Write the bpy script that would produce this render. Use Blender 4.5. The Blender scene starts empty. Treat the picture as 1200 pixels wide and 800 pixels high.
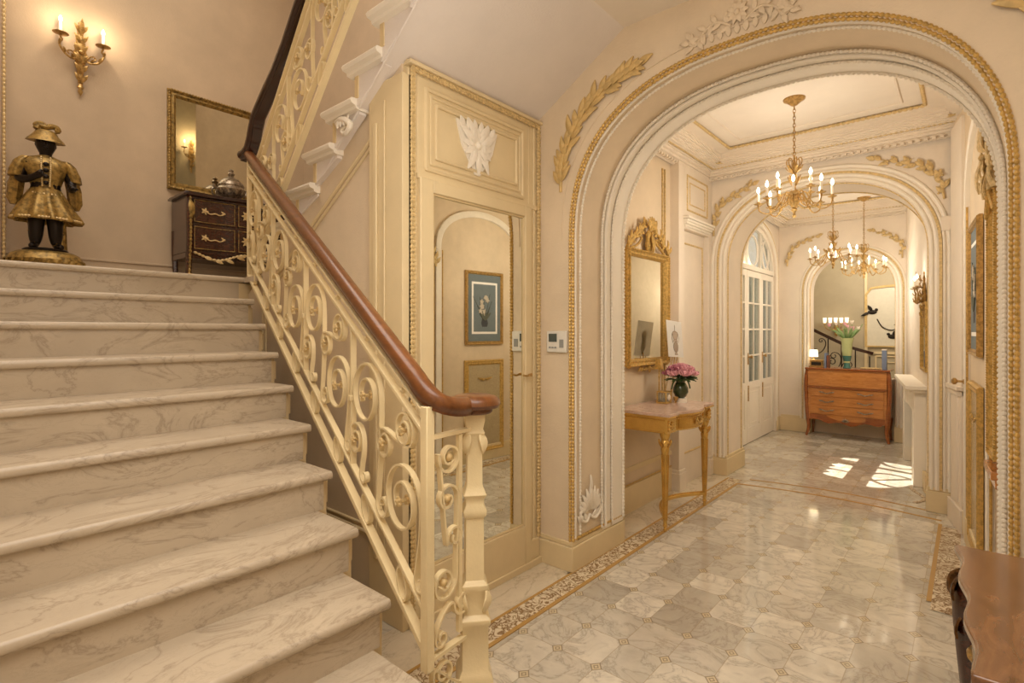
import bpy, math, random
from mathutils import Vector, Matrix
random.seed(7)
PI = math.pi
scn = bpy.context.scene
col = scn.collection
ORG = {}

# ------------------------------------------------------------ materials
def new_mat(name):
    m = bpy.data.materials.new(name); m.use_nodes = True
    nt = m.node_tree; b = nt.nodes['Principled BSDF']
    return m, nt, b
def N(nt, t, **k):
    n = nt.nodes.new(t)
    for a, v in k.items():
        if a.startswith('i_'): n.inputs[a[2:].replace('_', ' ')].default_value = v
        else: setattr(n, a, v)
    return n
def math_n(nt, op, a, b=None, c=None):
    n = nt.nodes.new('ShaderNodeMath'); n.operation = op
    for i, x in enumerate((a, b, c)):
        if x is None: continue
        if isinstance(x, (int, float)): n.inputs[i].default_value = x
        else: nt.links.new(x, n.inputs[i])
    return n.outputs[0]
def mix_c(nt, fac, a, b):
    n = nt.nodes.new('ShaderNodeMix'); n.data_type = 'RGBA'
    for i, x in ((0, fac), (6, a), (7, b)):
        if isinstance(x, (int, float)): n.inputs[i].default_value = x
        elif isinstance(x, (tuple, list)): n.inputs[i].default_value = (*x[:3], 1)
        else: nt.links.new(x, n.inputs[i])
    return n.outputs[2]
def ramp(nt, src, stops):
    n = nt.nodes.new('ShaderNodeValToRGB'); nt.links.new(src, n.inputs[0])
    cr = n.color_ramp
    while len(cr.elements) < len(stops): cr.elements.new(0.5)
    for e, (p, c) in zip(cr.elements, stops):
        e.position = p
        e.color = (c, c, c, 1) if isinstance(c, (int, float)) else (*c, 1)
    return n.outputs[0]
def s2l(r, g, b):
    f = lambda c: (c/255/12.92) if c/255 <= .04045 else ((c/255+.055)/1.055)**2.4
    return (f(r), f(g), f(b))
def noise(nt, scale, detail=4, rough=.6, dist=0, vec=None):
    n = N(nt, 'ShaderNodeTexNoise'); n.inputs['Scale'].default_value = scale
    n.inputs['Detail'].default_value = detail; n.inputs['Roughness'].default_value = rough
    n.inputs['Distortion'].default_value = dist
    if vec is not None: nt.links.new(vec, n.inputs['Vector'])
    return n.outputs['Fac']
def plaster(name, c, var=.06, rough=.75, bump=.15):
    m, nt, b = new_mat(name)
    g = N(nt, 'ShaderNodeNewGeometry').outputs['Position']
    f = noise(nt, 2.2, 6, .65, 0, g)
    lo = tuple(x*(1-var*2) for x in c); hi = tuple(min(1, x*(1+var)) for x in c)
    nt.links.new(mix_c(nt, ramp(nt, f, [(.3, 0), (.7, 1)]), lo, hi), b.inputs['Base Color'])
    b.inputs['Roughness'].default_value = rough
    bp = N(nt, 'ShaderNodeBump'); bp.inputs['Strength'].default_value = bump; bp.inputs['Distance'].default_value = .01
    nt.links.new(noise(nt, 90, 3, .6, 0, g), bp.inputs['Height']); nt.links.new(bp.outputs[0], b.inputs['Normal'])
    return m
def gold(name, c, rough=.32, dark=.35, scale=60, met=.7):
    m, nt, b = new_mat(name)
    g = N(nt, 'ShaderNodeNewGeometry').outputs['Position']
    f = noise(nt, scale, 4, .6, 0, g)
    nt.links.new(mix_c(nt, ramp(nt, f, [(.35, 0), (.6, 1)]), tuple(x*dark for x in c), c), b.inputs['Base Color'])
    b.inputs['Metallic'].default_value = met; b.inputs['Roughness'].default_value = rough
    bp = N(nt, 'ShaderNodeBump'); bp.inputs['Strength'].default_value = .25; bp.inputs['Distance'].default_value = .004
    nt.links.new(f, bp.inputs['Height']); nt.links.new(bp.outputs[0], b.inputs['Normal'])
    return m
def plain(name, c, rough=.5, metal=0, coat=0, emit=None, es=0, alpha=None, trans=0):
    m, nt, b = new_mat(name)
    g = N(nt, 'ShaderNodeNewGeometry').outputs['Position']
    f = noise(nt, 25, 3, .5, 0, g)
    nt.links.new(mix_c(nt, f, tuple(x*.9 for x in c), tuple(min(1, x*1.06) for x in c)), b.inputs['Base Color'])
    b.inputs['Roughness'].default_value = rough; b.inputs['Metallic'].default_value = metal
    b.inputs['Coat Weight'].default_value = coat
    b.inputs['Transmission Weight'].default_value = trans
    if emit: b.inputs['Emission Color'].default_value = (*emit, 1); b.inputs['Emission Strength'].default_value = es
    return m
def marble(name, c, vein, sc=3.0, rough=.2, amount=.55):
    m, nt, b = new_mat(name)
    g = N(nt, 'ShaderNodeNewGeometry').outputs['Position']
    mp = N(nt, 'ShaderNodeMapping'); nt.links.new(g, mp.inputs[0]); mp.inputs['Scale'].default_value = (1, .55, 1.3); mp.inputs['Rotation'].default_value = (.3, .2, .5)
    w = noise(nt, sc, 9, .62, 1.1, mp.outputs[0])
    v = ramp(nt, math_n(nt, 'ABSOLUTE', math_n(nt, 'SUBTRACT', w, .5)), [(0, 1), (.012, .5), (.06, 0)])
    w2 = noise(nt, sc*2.7, 8, .7, .8, mp.outputs[0])
    v2 = ramp(nt, math_n(nt, 'ABSOLUTE', math_n(nt, 'SUBTRACT', w2, .52)), [(0, .7), (.02, .25), (.06, 0)])
    cl = ramp(nt, noise(nt, sc*.6, 5, .6, .3, g), [(.35, 0), (.75, .55)])
    vv = math_n(nt, 'MULTIPLY', math_n(nt, 'MAXIMUM', math_n(nt, 'MAXIMUM', v, math_n(nt, 'MULTIPLY', v2, .7)), cl), amount)
    nt.links.new(mix_c(nt, vv, c, vein), b.inputs['Base Color'])
    b.inputs['Roughness'].default_value = rough
    return m
def wood(name, c1, c2, scale=(1, 12, 12), rough=.25, coat=.5, axis=None):
    m, nt, b = new_mat(name)
    g = N(nt, 'ShaderNodeNewGeometry').outputs['Position']
    mp = N(nt, 'ShaderNodeMapping'); nt.links.new(g, mp.inputs[0]); mp.inputs['Scale'].default_value = scale
    f = noise(nt, 3.5, 7, .65, 1.2, mp.outputs[0])
    nt.links.new(mix_c(nt, ramp(nt, f, [(.3, 0), (.7, 1)]), c1, c2), b.inputs['Base Color'])
    b.inputs['Roughness'].default_value = rough; b.inputs['Coat Weight'].default_value = coat; b.inputs['Coat Roughness'].default_value = .12
    return m
def tile_floor(name):
    m, nt, b = new_mat(name)
    g = N(nt, 'ShaderNodeNewGeometry').outputs['Position']
    sp = N(nt, 'ShaderNodeSeparateXYZ'); nt.links.new(g, sp.inputs[0])
    PX, PY = .205, .242
    tx = math_n(nt, 'DIVIDE', math_n(nt, 'ADD', sp.outputs[0], 1.426+PX*50), PX)
    ty = math_n(nt, 'DIVIDE', math_n(nt, 'SUBTRACT', sp.outputs[1], 1.723-PY*50), PY)
    cx = math_n(nt, 'FLOOR', tx); cy = math_n(nt, 'FLOOR', ty)
    fx = math_n(nt, 'SUBTRACT', tx, cx); fy = math_n(nt, 'SUBTRACT', ty, cy)
    # distance to nearest corner / edges in cell units
    ex = math_n(nt, 'MINIMUM', fx, math_n(nt, 'SUBTRACT', 1, fx)); ey = math_n(nt, 'MINIMUM', fy, math_n(nt, 'SUBTRACT', 1, fy))
    dd = math_n(nt, 'ADD', ex, ey)
    dot = math_n(nt, 'LESS_THAN', dd, .135)
    ring = math_n(nt, 'MULTIPLY', math_n(nt, 'GREATER_THAN', dd, .112), math_n(nt, 'LESS_THAN', dd, .15))
    cen = math_n(nt, 'MULTIPLY', math_n(nt, 'LESS_THAN', dd, .07), math_n(nt, 'GREATER_THAN', dd, .035))
    edge = math_n(nt, 'LESS_THAN', math_n(nt, 'MINIMUM', ex, ey), .009)
    cb = N(nt, 'ShaderNodeCombineXYZ'); nt.links.new(cx, cb.inputs[0]); nt.links.new(cy, cb.inputs[1])
    wn = N(nt, 'ShaderNodeTexWhiteNoise'); wn.noise_dimensions = '3D'; nt.links.new(cb.outputs[0], wn.inputs['Vector'])
    # per-tile offset of the veining
    va = N(nt, 'ShaderNodeVectorMath'); va.operation = 'MULTIPLY_ADD'
    nt.links.new(wn.outputs['Color'], va.inputs[0]); va.inputs[1].default_value = (9, 9, 9); nt.links.new(g, va.inputs[2])
    w = noise(nt, 4.5, 8, .62, 1.2, va.outputs[0])
    v = ramp(nt, math_n(nt, 'ABSOLUTE', math_n(nt, 'SUBTRACT', w, .5)), [(0, .9), (.02, .4), (.1, 0)])
    cl = ramp(nt, noise(nt, 7, 5, .6, .3, va.outputs[0]), [(.4, 0), (.8, .6)])
    base = mix_c(nt, wn.outputs['Value'], s2l(230, 221, 202), s2l(188, 179, 162))
    base = mix_c(nt, math_n(nt, 'MULTIPLY', math_n(nt, 'MAXIMUM', v, cl), .6), base, s2l(132, 120, 106))
    base = mix_c(nt, math_n(nt, 'MULTIPLY', edge, .5), base, s2l(160, 140, 110))
    base = mix_c(nt, dot, base, s2l(208, 192, 160))
    base = mix_c(nt, math_n(nt, 'MULTIPLY', math_n(nt, 'MAXIMUM', ring, cen), .6), base, s2l(112, 96, 78))
    nt.links.new(base, b.inputs['Base Color'])
    rr = ramp(nt, noise(nt, 3, 3, .5, 0, g), [(.3, .05), (.7, .11)])
    nt.links.new(rr, b.inputs['Roughness'])
    b.inputs['IOR'].default_value = 1.75
    return m
def mosaic(name, c1, c2, sc=16):
    m, nt, b = new_mat(name)
    g = N(nt, 'ShaderNodeNewGeometry').outputs['Position']
    w = noise(nt, sc, 3, .5, 2.2, g)
    v = ramp(nt, math_n(nt, 'ABSOLUTE', math_n(nt, 'SUBTRACT', w, .5)), [(.02, 1), (.07, .2), (.12, 0)])
    nt.links.new(mix_c(nt, v, c1, c2), b.inputs['Base Color']); b.inputs['Roughness'].default_value = .18
    return m

WALL = plaster('cream_plaster', s2l(222, 202, 172), .05)
WALLU = plaster('stair_plaster', s2l(200, 178, 150), .06)
SOFF = plaster('soffit_plaster', s2l(230, 220, 210), .03)
PALE = plaster('pale_plaster', s2l(232, 218, 198), .04)
WHITE = plaster('white_moulding', s2l(238, 228, 210), .03)
CASE = plaster('cream_joinery', s2l(224, 203, 160), .05, .5, .05)
CASED = plaster('cream_joinery_panel', s2l(218, 194, 148), .05, .5, .05)
OLIVE = plaster('olive_plaster', s2l(178, 164, 136), .05)  # even olive beige colour of the upper and end walls
CEIL = plaster('ceiling_plaster', s2l(234, 222, 204), .03)
GOLD = gold('gilt', s2l(222, 184, 108), .36, .62, 60, .5)
GOLDS = gold('burnished_gilt', s2l(226, 186, 104), .26, .82, 12, .75)
GOLDP = gold('pale_gilt', s2l(226, 198, 142), .5, .7, 60, .2)
GOLDM = gold('gilt_paint', s2l(216, 184, 122), .5, .78, 20, .15)
BRASS = gold('old_brass', s2l(206, 168, 104), .28, .55, 60, .65)
DGOLD = gold('antique_gilt', s2l(172, 140, 76), .42, .35, 35, .45)
IVORY = plaster('ivory_enamel', s2l(236, 216, 170), .07, .35, .1)
MAHOG = wood('mahogany', s2l(88, 48, 18), s2l(122, 72, 32), (3, 9, 9), .3, .25)
MAHOGD = wood('dark_mahogany', s2l(34, 15, 9), s2l(58, 27, 15), (2, 2, 9))
CHEST = wood('cherry_wood', s2l(168, 104, 48), s2l(206, 140, 74), (1.5, 4, 9))
CHESTD = wood('cherry_edge', s2l(122, 60, 24), s2l(160, 92, 40), (1.5, 4, 9))
KING = wood('kingwood', s2l(34, 16, 9), s2l(78, 38, 20), (4, 4, 9))
WALN = wood('walnut', s2l(86, 56, 34), s2l(136, 94, 62), (7, 1.6, 5), .18, .7)
DARK = plain('dark_bronze', s2l(34, 26, 20), .35, .5)
BLACK = plain('black_lacquer', s2l(26, 20, 17), .3, 0, .3)
STEP = marble('step_marble', s2l(198, 182, 158), s2l(126, 108, 88), 4.6, .27, .5)
TABM = marble('table_marble', s2l(214, 186, 168), s2l(150, 108, 90), 9, .15)
FLOOR = tile_floor('octagon_tiles')
SLAB = marble('slab_marble', s2l(222, 208, 182), s2l(150, 134, 112), 3.5, .14)
MOS = mosaic('inlay_mosaic', s2l(222, 206, 176), s2l(138, 108, 74))
LINE = plain('ochre_marble', s2l(186, 146, 84), .2)
MIRR = plain('mirror_silver', (.86, .86, .78), .015, 1.0)
MIRR2 = plain('old_mirror_silver', (.62, .58, .46), .02, 1.0)
BULB = plain('lit_bulb', (1, .9, .7), .3, emit=(1, .86, .62), es=9)
CANDLE = plain('candle_sleeve', s2l(240, 226, 200), .5, emit=(1, .85, .65), es=.2)
SHADE = plain('frosted_shade', s2l(246, 238, 220), .4, emit=(1, .85, .6), es=1.4)
PAPER = plain('paper', s2l(244, 240, 232), .7)
PAPER2 = plain('drawing_paper', s2l(244, 240, 232), .7)
_nt = PAPER2.node_tree; _tr = _nt.nodes.new('ShaderNodeBsdfTranslucent'); _tr.inputs[0].default_value = (.95, .93, .88, 1); _mx = _nt.nodes.new('ShaderNodeMixShader'); _mx.inputs[0].default_value = .45
_nt.links.new(_nt.nodes['Principled BSDF'].outputs[0], _mx.inputs[1]); _nt.links.new(_tr.outputs[0], _mx.inputs[2]); _nt.links.new(_mx.outputs[0], _nt.nodes['Material Output'].inputs[0])
INK = plain('sepia_ink', s2l(110, 92, 74), .7)
PINK = plain('rose_petal', s2l(226, 168, 176), .7)
PINKD = plain('dark_rose_petal', s2l(176, 104, 124), .7)
LEAFG = plain('green_leaf', s2l(58, 84, 40), .5)
STEMG = plain('pale_stem', s2l(128, 152, 96), .5)
PLEAF = plain('painted_leaf_grey', s2l(92, 96, 84), .7)
GREENG = plain('green_glass', s2l(52, 66, 34), .08, 0, .5)
JADE = plain('jade_vase', s2l(178, 184, 128), .15, 0, .5)
TEAL = plain('teal_glass', s2l(60, 110, 100), .1, 0, .5)
SILV = gold('old_silver', s2l(176, 160, 138), .3, .3, 50)
DOORW = plaster('white_joinery', s2l(240, 230, 212), .03, .4, .04)
CURT = plain('grey_curtain', s2l(108, 112, 98), .8)
BIRDM = plain('painted_reflection', s2l(222, 214, 192), .2, .15)  # pale paint stands in for a bright reflection in the end glass
PLAST = plain('device_plastic', s2l(228, 222, 208), .4)
SCREEN = plain('device_screen', s2l(70, 78, 72), .2)
RADM = mosaic('grille_fabric', s2l(170, 150, 116), s2l(196, 178, 140), 60)
PTBG = plain('painting_ground', s2l(112, 122, 124), .6)
BLUEB = plain('blue_cover', s2l(118, 130, 152), .6)
REDB = plain('brown_cover', s2l(120, 70, 50), .5)
def glass_pane(name, c, mixf=.75):
    m, nt, b = new_mat(name)
    b.inputs['Base Color'].default_value = (*c, 1); b.inputs['Roughness'].default_value = .03
    b.inputs['Metallic'].default_value = .0; b.inputs['Specular IOR Level'].default_value = 1.0
    t = N(nt, 'ShaderNodeBsdfTransparent'); mx = N(nt, 'ShaderNodeMixShader'); mx.inputs[0].default_value = 1-mixf
    nt.links.new(t.outputs[0], mx.inputs[1]); nt.links.new(b.outputs[0], mx.inputs[2])
    nt.links.new(mx.outputs[0], nt.nodes['Material Output'].inputs[0])
    return m
GLASS = glass_pane('window_glass', s2l(170, 180, 170), .7)

# ------------------------------------------------------------ mesh builder
class MB:
    def __init__(s): s.v = []; s.f = []
    def add(s, vs, fs, M=None):
        n = len(s.v)
        s.v += [(M @ Vector(p)) if M else Vector(p) for p in vs]
        s.f += [tuple(i+n for i in f) for f in fs]
        return s
    def box(s, x0, x1, y0, y1, z0, z1, M=None):
        if x0 > x1: x0, x1 = x1, x0
        if y0 > y1: y0, y1 = y1, y0
        if z0 > z1: z0, z1 = z1, z0
        return s.add([(x0, y0, z0), (x1, y0, z0), (x1, y1, z0), (x0, y1, z0), (x0, y0, z1), (x1, y0, z1), (x1, y1, z1), (x0, y1, z1)],
                     [(0, 3, 2, 1), (4, 5, 6, 7), (0, 1, 5, 4), (1, 2, 6, 5), (2, 3, 7, 6), (3, 0, 4, 7)], M)
    def lathe(s, prof, M=None, n=16, sx=1, sy=1):
        vs = []; fs = []
        for r, z in prof:
            for k in range(n):
                a = 2*PI*k/n; vs.append((r*math.cos(a)*sx, r*math.sin(a)*sy, z))
        for i in range(len(prof)-1):
            for k in range(n):
                k2 = (k+1) % n
                fs.append((i*n+k, i*n+k2, (i+1)*n+k2, (i+1)*n+k))
        if prof[0][0] > 1e-5: fs.append(tuple(range(n-1, -1, -1)))
        if prof[-1][0] > 1e-5: fs.append(tuple((len(prof)-1)*n+k for k in range(n)))
        return s.add(vs, fs, M)
    def sweep(s, path, prof, up=(0, 0, 1), closed=False, caps=True, scale=None):
        """prof: list of (a,b): a along side vector, b along the 'up' vector"""
        P = [Vector(p) for p in path]; up = Vector(up); m = len(prof); vs = []; fs = []; n = len(P)
        for i, p in enumerate(P):
            if closed: t = P[(i+1) % n]-P[i-1]
            else: t = P[min(i+1, n-1)]-P[max(i-1, 0)]
            if t.length < 1e-9: t = Vector((1, 0, 0))
            t.normalize()
            side = t.cross(up)
            if side.length < 1e-6: side = Vector((1, 0, 0))
            side.normalize(); u2 = side.cross(t).normalized()
            sc = scale[i] if scale else 1
            for a, b in prof: vs.append(p+side*a*sc+u2*b*sc)
        for i in range(n if closed else n-1):
            j = (i+1) % n
            for k in range(m):
                k2 = (k+1) % m
                fs.append((i*m+k, j*m+k, j*m+k2, i*m+k2))
        if not closed and caps:
            fs.append(tuple(range(m))); fs.append(tuple((n-1)*m+k for k in range(m-1, -1, -1)))
        return s.add(vs, fs)
    def tube(s, path, r, n=8, closed=False):
        P = [Vector(p) for p in path]
        rs = r if isinstance(r, (list, tuple)) else [r]*len(P)
        # parallel transport
        vs = []; fs = []; N_ = len(P); prev = None
        for i, p in enumerate(P):
            t = (P[(i+1) % N_]-P[i-1]) if closed else (P[min(i+1, N_-1)]-P[max(i-1, 0)])
            if t.length < 1e-9: t = Vector((0, 0, 1))
            t.normalize()
            if prev is None:
                prev = t.cross(Vector((0, 0, 1)))
                if prev.length < .05: prev = t.cross(Vector((1, 0, 0)))
            prev = (prev - t*prev.dot(t)).normalized(); b = t.cross(prev)
            for k in range(n):
                a = 2*PI*k/n; vs.append(p+prev*math.cos(a)*rs[i]+b*math.sin(a)*rs[i])
        for i in range(N_ if closed else N_-1):
            j = (i+1) % N_
            for k in range(n):
                k2 = (k+1) % n; fs.append((i*n+k, i*n+k2, j*n+k2, j*n+k))
        if not closed: fs.append(tuple(range(n-1, -1, -1))); fs.append(tuple((N_-1)*n+k for k in range(n)))
        return s.add(vs, fs)
    def beads(s, path, r, pitch, n=6, closed=False):
        """one continuous string of beads along the path"""
        P = [Vector(p) for p in path]
        if closed: P.append(P[0])
        out = []; rr = []
        d = [0]
        for i in range(1, len(P)): d.append(d[-1]+(P[i]-P[i-1]).length)
        L = d[-1]; K = max(2, int(L/pitch))*3; j = 0
        for k in range(K+1):
            x = L*k/K
            while j < len(d)-2 and d[j+1] < x: j += 1
            f = (x-d[j])/max(1e-9, d[j+1]-d[j]); out.append(P[j].lerp(P[j+1], min(1, f)))
            rr.append(r*(.5 if k % 3 == 0 else 1))
        return s.tube(out, rr, n)
    def prism(s, poly, h0, h1, fn):
        """poly: 2D outline, fn(a,b,h)->xyz"""
        n = len(poly)
        vs = [fn(a, b, h0) for a, b in poly]+[fn(a, b, h1) for a, b in poly]
        fs = [tuple(range(n-1, -1, -1)), tuple(range(n, 2*n))]+[(i, (i+1) % n, (i+1) % n+n, i+n) for i in range(n)]
        return s.add(vs, fs)
    def ball(s, c, r, n=10, sz=(1, 1, 1)):
        prof = [(math.sin(PI*k/(n//2+1))*r, -math.cos(PI*k/(n//2+1))*r) for k in range(n//2+2)]
        prof[0] = (0, -r); prof[-1] = (0, r)
        return s.lathe(prof, Matrix.Translation(c) @ Matrix.Diagonal((*sz, 1)), n)
    def leaf(s, p, d, nrm, L, W, curl=.15, fold=.25, n=6):
        """pointed leaf from p along d lying on surface of normal nrm"""
        p = Vector(p); d = Vector(d).normalized(); nr = Vector(nrm).normalized(); w = d.cross(nr).normalized()
        vs = []; fs = []
        for i in range(n+1):
            t = i/n; ww = W*.5*(math.sin(PI*min(1, t*.98+.02))**.8)*(1.15-.45*t) if 0 < i < n else W*.06
            c = p+d*L*t+nr*(curl*L*math.sin(t*PI*.85)+.004)
            vs += [c-w*ww-nr*fold*ww, c+nr*.0, c+w*ww-nr*fold*ww]
        for i in range(n):
            for k in (0, 1):
                a = i*3+k; fs.append((a, a+1, a+4, a+3))
        m = len(vs)
        # underside gives the leaf a body
        vs += [Vector(v)-nr*.006 for v in vs]; fs += [tuple(m+i for i in reversed(f)) for f in fs]
        for i in range(n):
            for a, b in ((i*3, i*3+3), (i*3+2, i*3+5)): fs.append((a, b, b+m, a+m))
        return s.add(vs, fs)
    def build(s, name, mat, parent=None, sharp=38, bevel=0, at=None):
        me = bpy.data.meshes.new(name)
        if parent is not None: o0 = ORG.get(parent.name, Vector((0, 0, 0)))
        elif at is not None: o0 = Vector(at)
        else:
            xs = [v[0] for v in s.v]; ys = [v[1] for v in s.v]; zs = [v[2] for v in s.v]
            o0 = Vector(((min(xs)+max(xs))/2, (min(ys)+max(ys))/2, min(zs)))
        me.from_pydata([tuple(Vector(v)-o0) for v in s.v], [], s.f)
        me.validate(); me.update()
        import bmesh
        bm = bmesh.new(); bm.from_mesh(me); bmesh.ops.recalc_face_normals(bm, faces=bm.faces)
        bm.to_mesh(me); bm.free()
        for p in me.polygons: p.use_smooth = True
        me.set_sharp_from_angle(angle=math.radians(sharp))
        me.materials.append(mat)
        o = bpy.data.objects.new(name, me); col.objects.link(o)
        if parent is not None: o.parent = parent; ORG[o.name] = o0
        else: o.location = o0; ORG[o.name] = o0
        if bevel:
            b = o.modifiers.new('bevel', 'BEVEL'); b.width = bevel; b.segments = 2; b.limit_method = 'ANGLE'; b.angle_limit = math.radians(40)
        return o
def tag(o, label=None, cat=None, group=None, kind=None):
    if label: o['label'] = label
    if cat: o['category'] = cat
    if group: o['group'] = group
    if kind: o['kind'] = kind
    return o
def thing(name, loc, label, cat, group=None):
    o = bpy.data.objects.new(name, None); col.objects.link(o); o.location = loc; o.empty_display_size = .1
    ORG[o.name] = Vector(loc)
    return tag(o, label, cat, group)
def struct(mb, name, mat, label=None, cat=None, parent=None, **k):
    o = mb.build(name, mat, parent, **k)
    if parent is None: tag(o, label or name.replace('_', ' '), cat or 'wall', kind='structure')
    return o
def dup(root, loc, rotz=None, label=None, scale=None):
    r = root.copy(); col.objects.link(r); r.location = loc
    if rotz is not None: r.rotation_euler = (0, 0, rotz)
    if scale is not None: r.scale = (scale,)*3
    if label: r['label'] = label
    def rec(src, dst):
        for ch in list(src.children):
            c = ch.copy(); col.objects.link(c); c.parent = dst; rec(ch, c)
    rec(root, r)
    return r
def bez(p0, p1, p2, p3, n=12):
    P = [Vector(p) for p in (p0, p1, p2, p3)]
    return [P[0]*(1-t)**3+P[1]*3*t*(1-t)**2+P[2]*3*t*t*(1-t)+P[3]*t**3 for t in (i/n for i in range(n+1))]
def catmull(pts, n=8):
    P = [Vector(p) for p in pts]; P = [P[0]*2-P[1]]+P+[P[-1]*2-P[-2]]; out = []
    for i in range(1, len(P)-2):
        for k in range(n):
            t = k/n; a, b, c, d = P[i-1], P[i], P[i+1], P[i+2]
            out.append(.5*((2*b)+(c-a)*t+(2*a-5*b+4*c-d)*t*t+(3*b-a-3*c+d)*t**3))
    out.append(P[-2]); return out
def scroll(P, Q, kind='S', side=1, turns=1.1, n=56, p=2.6, open_=.0):
    """2D scroll whose two spiral eyes sit on P and Q"""
    K = 2*PI*turns*(p+1); th = 0; pts = [(0.0, 0.0)]; half = n//2
    def run(sg):
        x = y = 0.0; th = 0.0; o = []
        ds = 1/half
        for i in range(half):
            s_ = (i+.5)/half
            k = K*s_**p+open_
            if kind == 'S': th += side*k*ds
            else: th += side*k*ds*sg
            x += math.cos(th)*ds*sg; y += math.sin(th)*ds*sg; o.append((x, y))
        return o
    f = run(1); b = run(-1)
    pts = list(reversed(b))+[(0, 0)]+f
    a = complex(*pts[0]); c = complex(*pts[-1]); m = (complex(*Q)-complex(*P))/(c-a)
    return [((complex(*q)-a)*m+complex(*P)) for q in pts]
def volute(E, r, a, turns, sg, n=38, r_in=.30):
    """points from the eye outwards ending at angle a; sg=+1 winds counter-clockwise while leaving"""
    import cmath
    return [complex(*E)+r*(r_in+(1-r_in)*(k/n)**.9)*cmath.exp(1j*(a-sg*2*PI*turns*(1-k/n))) for k in range(n+1)]
def scroll2(E1, r1, a1, s1, E2, r2, a2, s2, k=.5, turns=(1.15, 1.15)):
    import cmath
    a1, a2 = math.radians(a1), math.radians(a2)
    A = volute(E1, r1, a1, turns[0], s1); B = volute(E2, r2, a2, turns[1], s2)
    p0, p3 = A[-1], B[-1]; L = abs(p3-p0)*k
    t0 = 1j*s1*cmath.exp(1j*a1); t3 = 1j*s2*cmath.exp(1j*a2)
    p1 = p0+t0*L; p2 = p3+t3*L
    mid = [p0*(1-t)**3+p1*3*t*(1-t)**2+p2*3*t*t*(1-t)+p3*t**3 for t in (q/14 for q in range(1, 14))]
    return A+mid+B[::-1]
def panel_pattern(s0, W, lo, hi, fl):
    """(points, eyes) for one balustrade panel"""
    H = hi(0)-lo(0); out = []; eyes = []
    E = lambda u, v: (s0+W*u, lo(s0+W*u)+H*v)
    def S(e1, r1, a1, s1, e2, r2, a2, s2, k=.5, t=(1.15, 1.15)):
        out.append(scroll2(E(*e1), r1, a1, s1, E(*e2), r2, a2, s2, k, t)); eyes.extend([E(*e1), E(*e2)])
    # s grows to the left of the picture
    S((.78, .66), .142, 180, 1, (.52, .14), .052, 10, 1, .45, (1.6, 1.1))
    S((.28, .38), .142, 180, 1, (.06, .10), .036, 10, 1, .5, (1.6, .9))
    S((.25, .83), .072, 180, 1, (.50, .56), .060, 0, 1, .5, (1.5, 1.1))
    S((.93, .24), .075, 180, 1, (.80, .09), .034, 10, 1, .5, (1.5, .8))
    return out, eyes
RECT = lambda w, t: [(-w/2, -t/2), (w/2, -t/2), (w/2, t/2), (-w/2, t/2)]
def arch_pts(cx, a, spring, b, n=2.4, N_=36, z0=0):
    """(x,z) outline: left foot, spring, curve, right foot"""
    out = [(cx-a, z0), (cx-a, (z0+spring)/2)]
    for i in range(N_+1):
        t = PI*(1-i/N_); c, s_ = math.cos(t), math.sin(t)
        out.append((cx+a*math.copysign(abs(c)**(2/n), c), spring+b*abs(s_)**(2/n)))
    return out+[(cx+a, (z0+spring)/2), (cx+a, z0)]
# ------------------------------------------------------------ camera
cam = bpy.data.cameras.new('camera'); co = bpy.data.objects.new('camera', cam); col.objects.link(co)
cam.lens = 619/1200*36; cam.sensor_width = 36; cam.shift_y = -12/1200; cam.clip_start = .02; cam.clip_end = 60
th = math.atan(536/619)
co.location = (0, 0, 1.45); co.rotation_euler = (PI/2, 0, th)
scn.camera = co

# ------------------------------------------------------------ setting
YA = 2.64      # front of the first arch
m = MB().box(-5.3, .9, -3.0, 13.2, -.1, 0)
fl = m.build('floor', FLOOR); tag(fl, 'floor of veined marble octagon tiles with small inlaid squares', 'floor', kind='structure')
TR = [0]
def trim(mb, mat, label, **k):
    TR[0] += 1
    return struct(mb, 'trim_%d' % TR[0], mat, label, 'trim', **k)
# floor inlays: mosaic bands between ochre lines, plain slabs outside
def strip(path, w, z, mat, label):
    m = MB(); P = [Vector((x, y, 0)) for x, y in path]; vs = []; fs = []
    for i, p in enumerate(P):
        t = (P[min(i+1, len(P)-1)]-P[max(i-1, 0)]).normalized(); s_ = Vector((t.y, -t.x, 0))
        vs += [p+s_*w/2+Vector((0, 0, z)), p-s_*w/2+Vector((0, 0, z)), p+s_*w/2, p-s_*w/2]
    for i in range(len(P)-1):
        a = i*4; b = a+4; fs += [(a, b, b+1, a+1), (a, a+2, b+2, b), (a+1, b+1, b+3, a+3)]
    m.add(vs, fs); return trim(m, mat, label)
m = MB().box(-2.12, -1.80, -1, 2.64, 0, .0016).box(-1.82, -1.80, 2.6, 5.4, 0, .0016).box(-2.1, -1.82, 3.25, 5.4, 0, .0016)
trim(m, SLAB, 'plain marble slabs between the inlaid border and the left wall')
pathL = [(-1.735, 1.0), (-1.735, 3.0), (-1.735, 4.9)]+[(-1.735+.22*math.sin(a), 4.9+.35*(1-math.cos(a))) for a in (.4, .8, 1.2, 1.57)]+[(-1.2, 5.31), (-.9, 5.34), (-.6, 5.30), (-.3, 5.17)]
strip([(-1.735, 1.0), (-1.735, 5.35)], .12, .003, MOS, 'band of scrolling mosaic inlay running along the left side of the floor')
strip([(-1.80, 1.0), (-1.80, 5.35)], .016, .0045, LINE, 'outer ochre line of the left floor inlay')
strip([(-1.67, 1.0), (-1.67, 5.2)], .022, .0045, LINE, 'inner ochre line of the left floor inlay')
strip([(-.10, 3.5), (-.10, 5.05)], .11, .003, MOS, 'band of mosaic inlay at the right edge of the floor')
strip([(-.165, 3.6), (-.165, 5.1)], .022, .0045, LINE, 'ochre line beside the right floor inlay')
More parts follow.
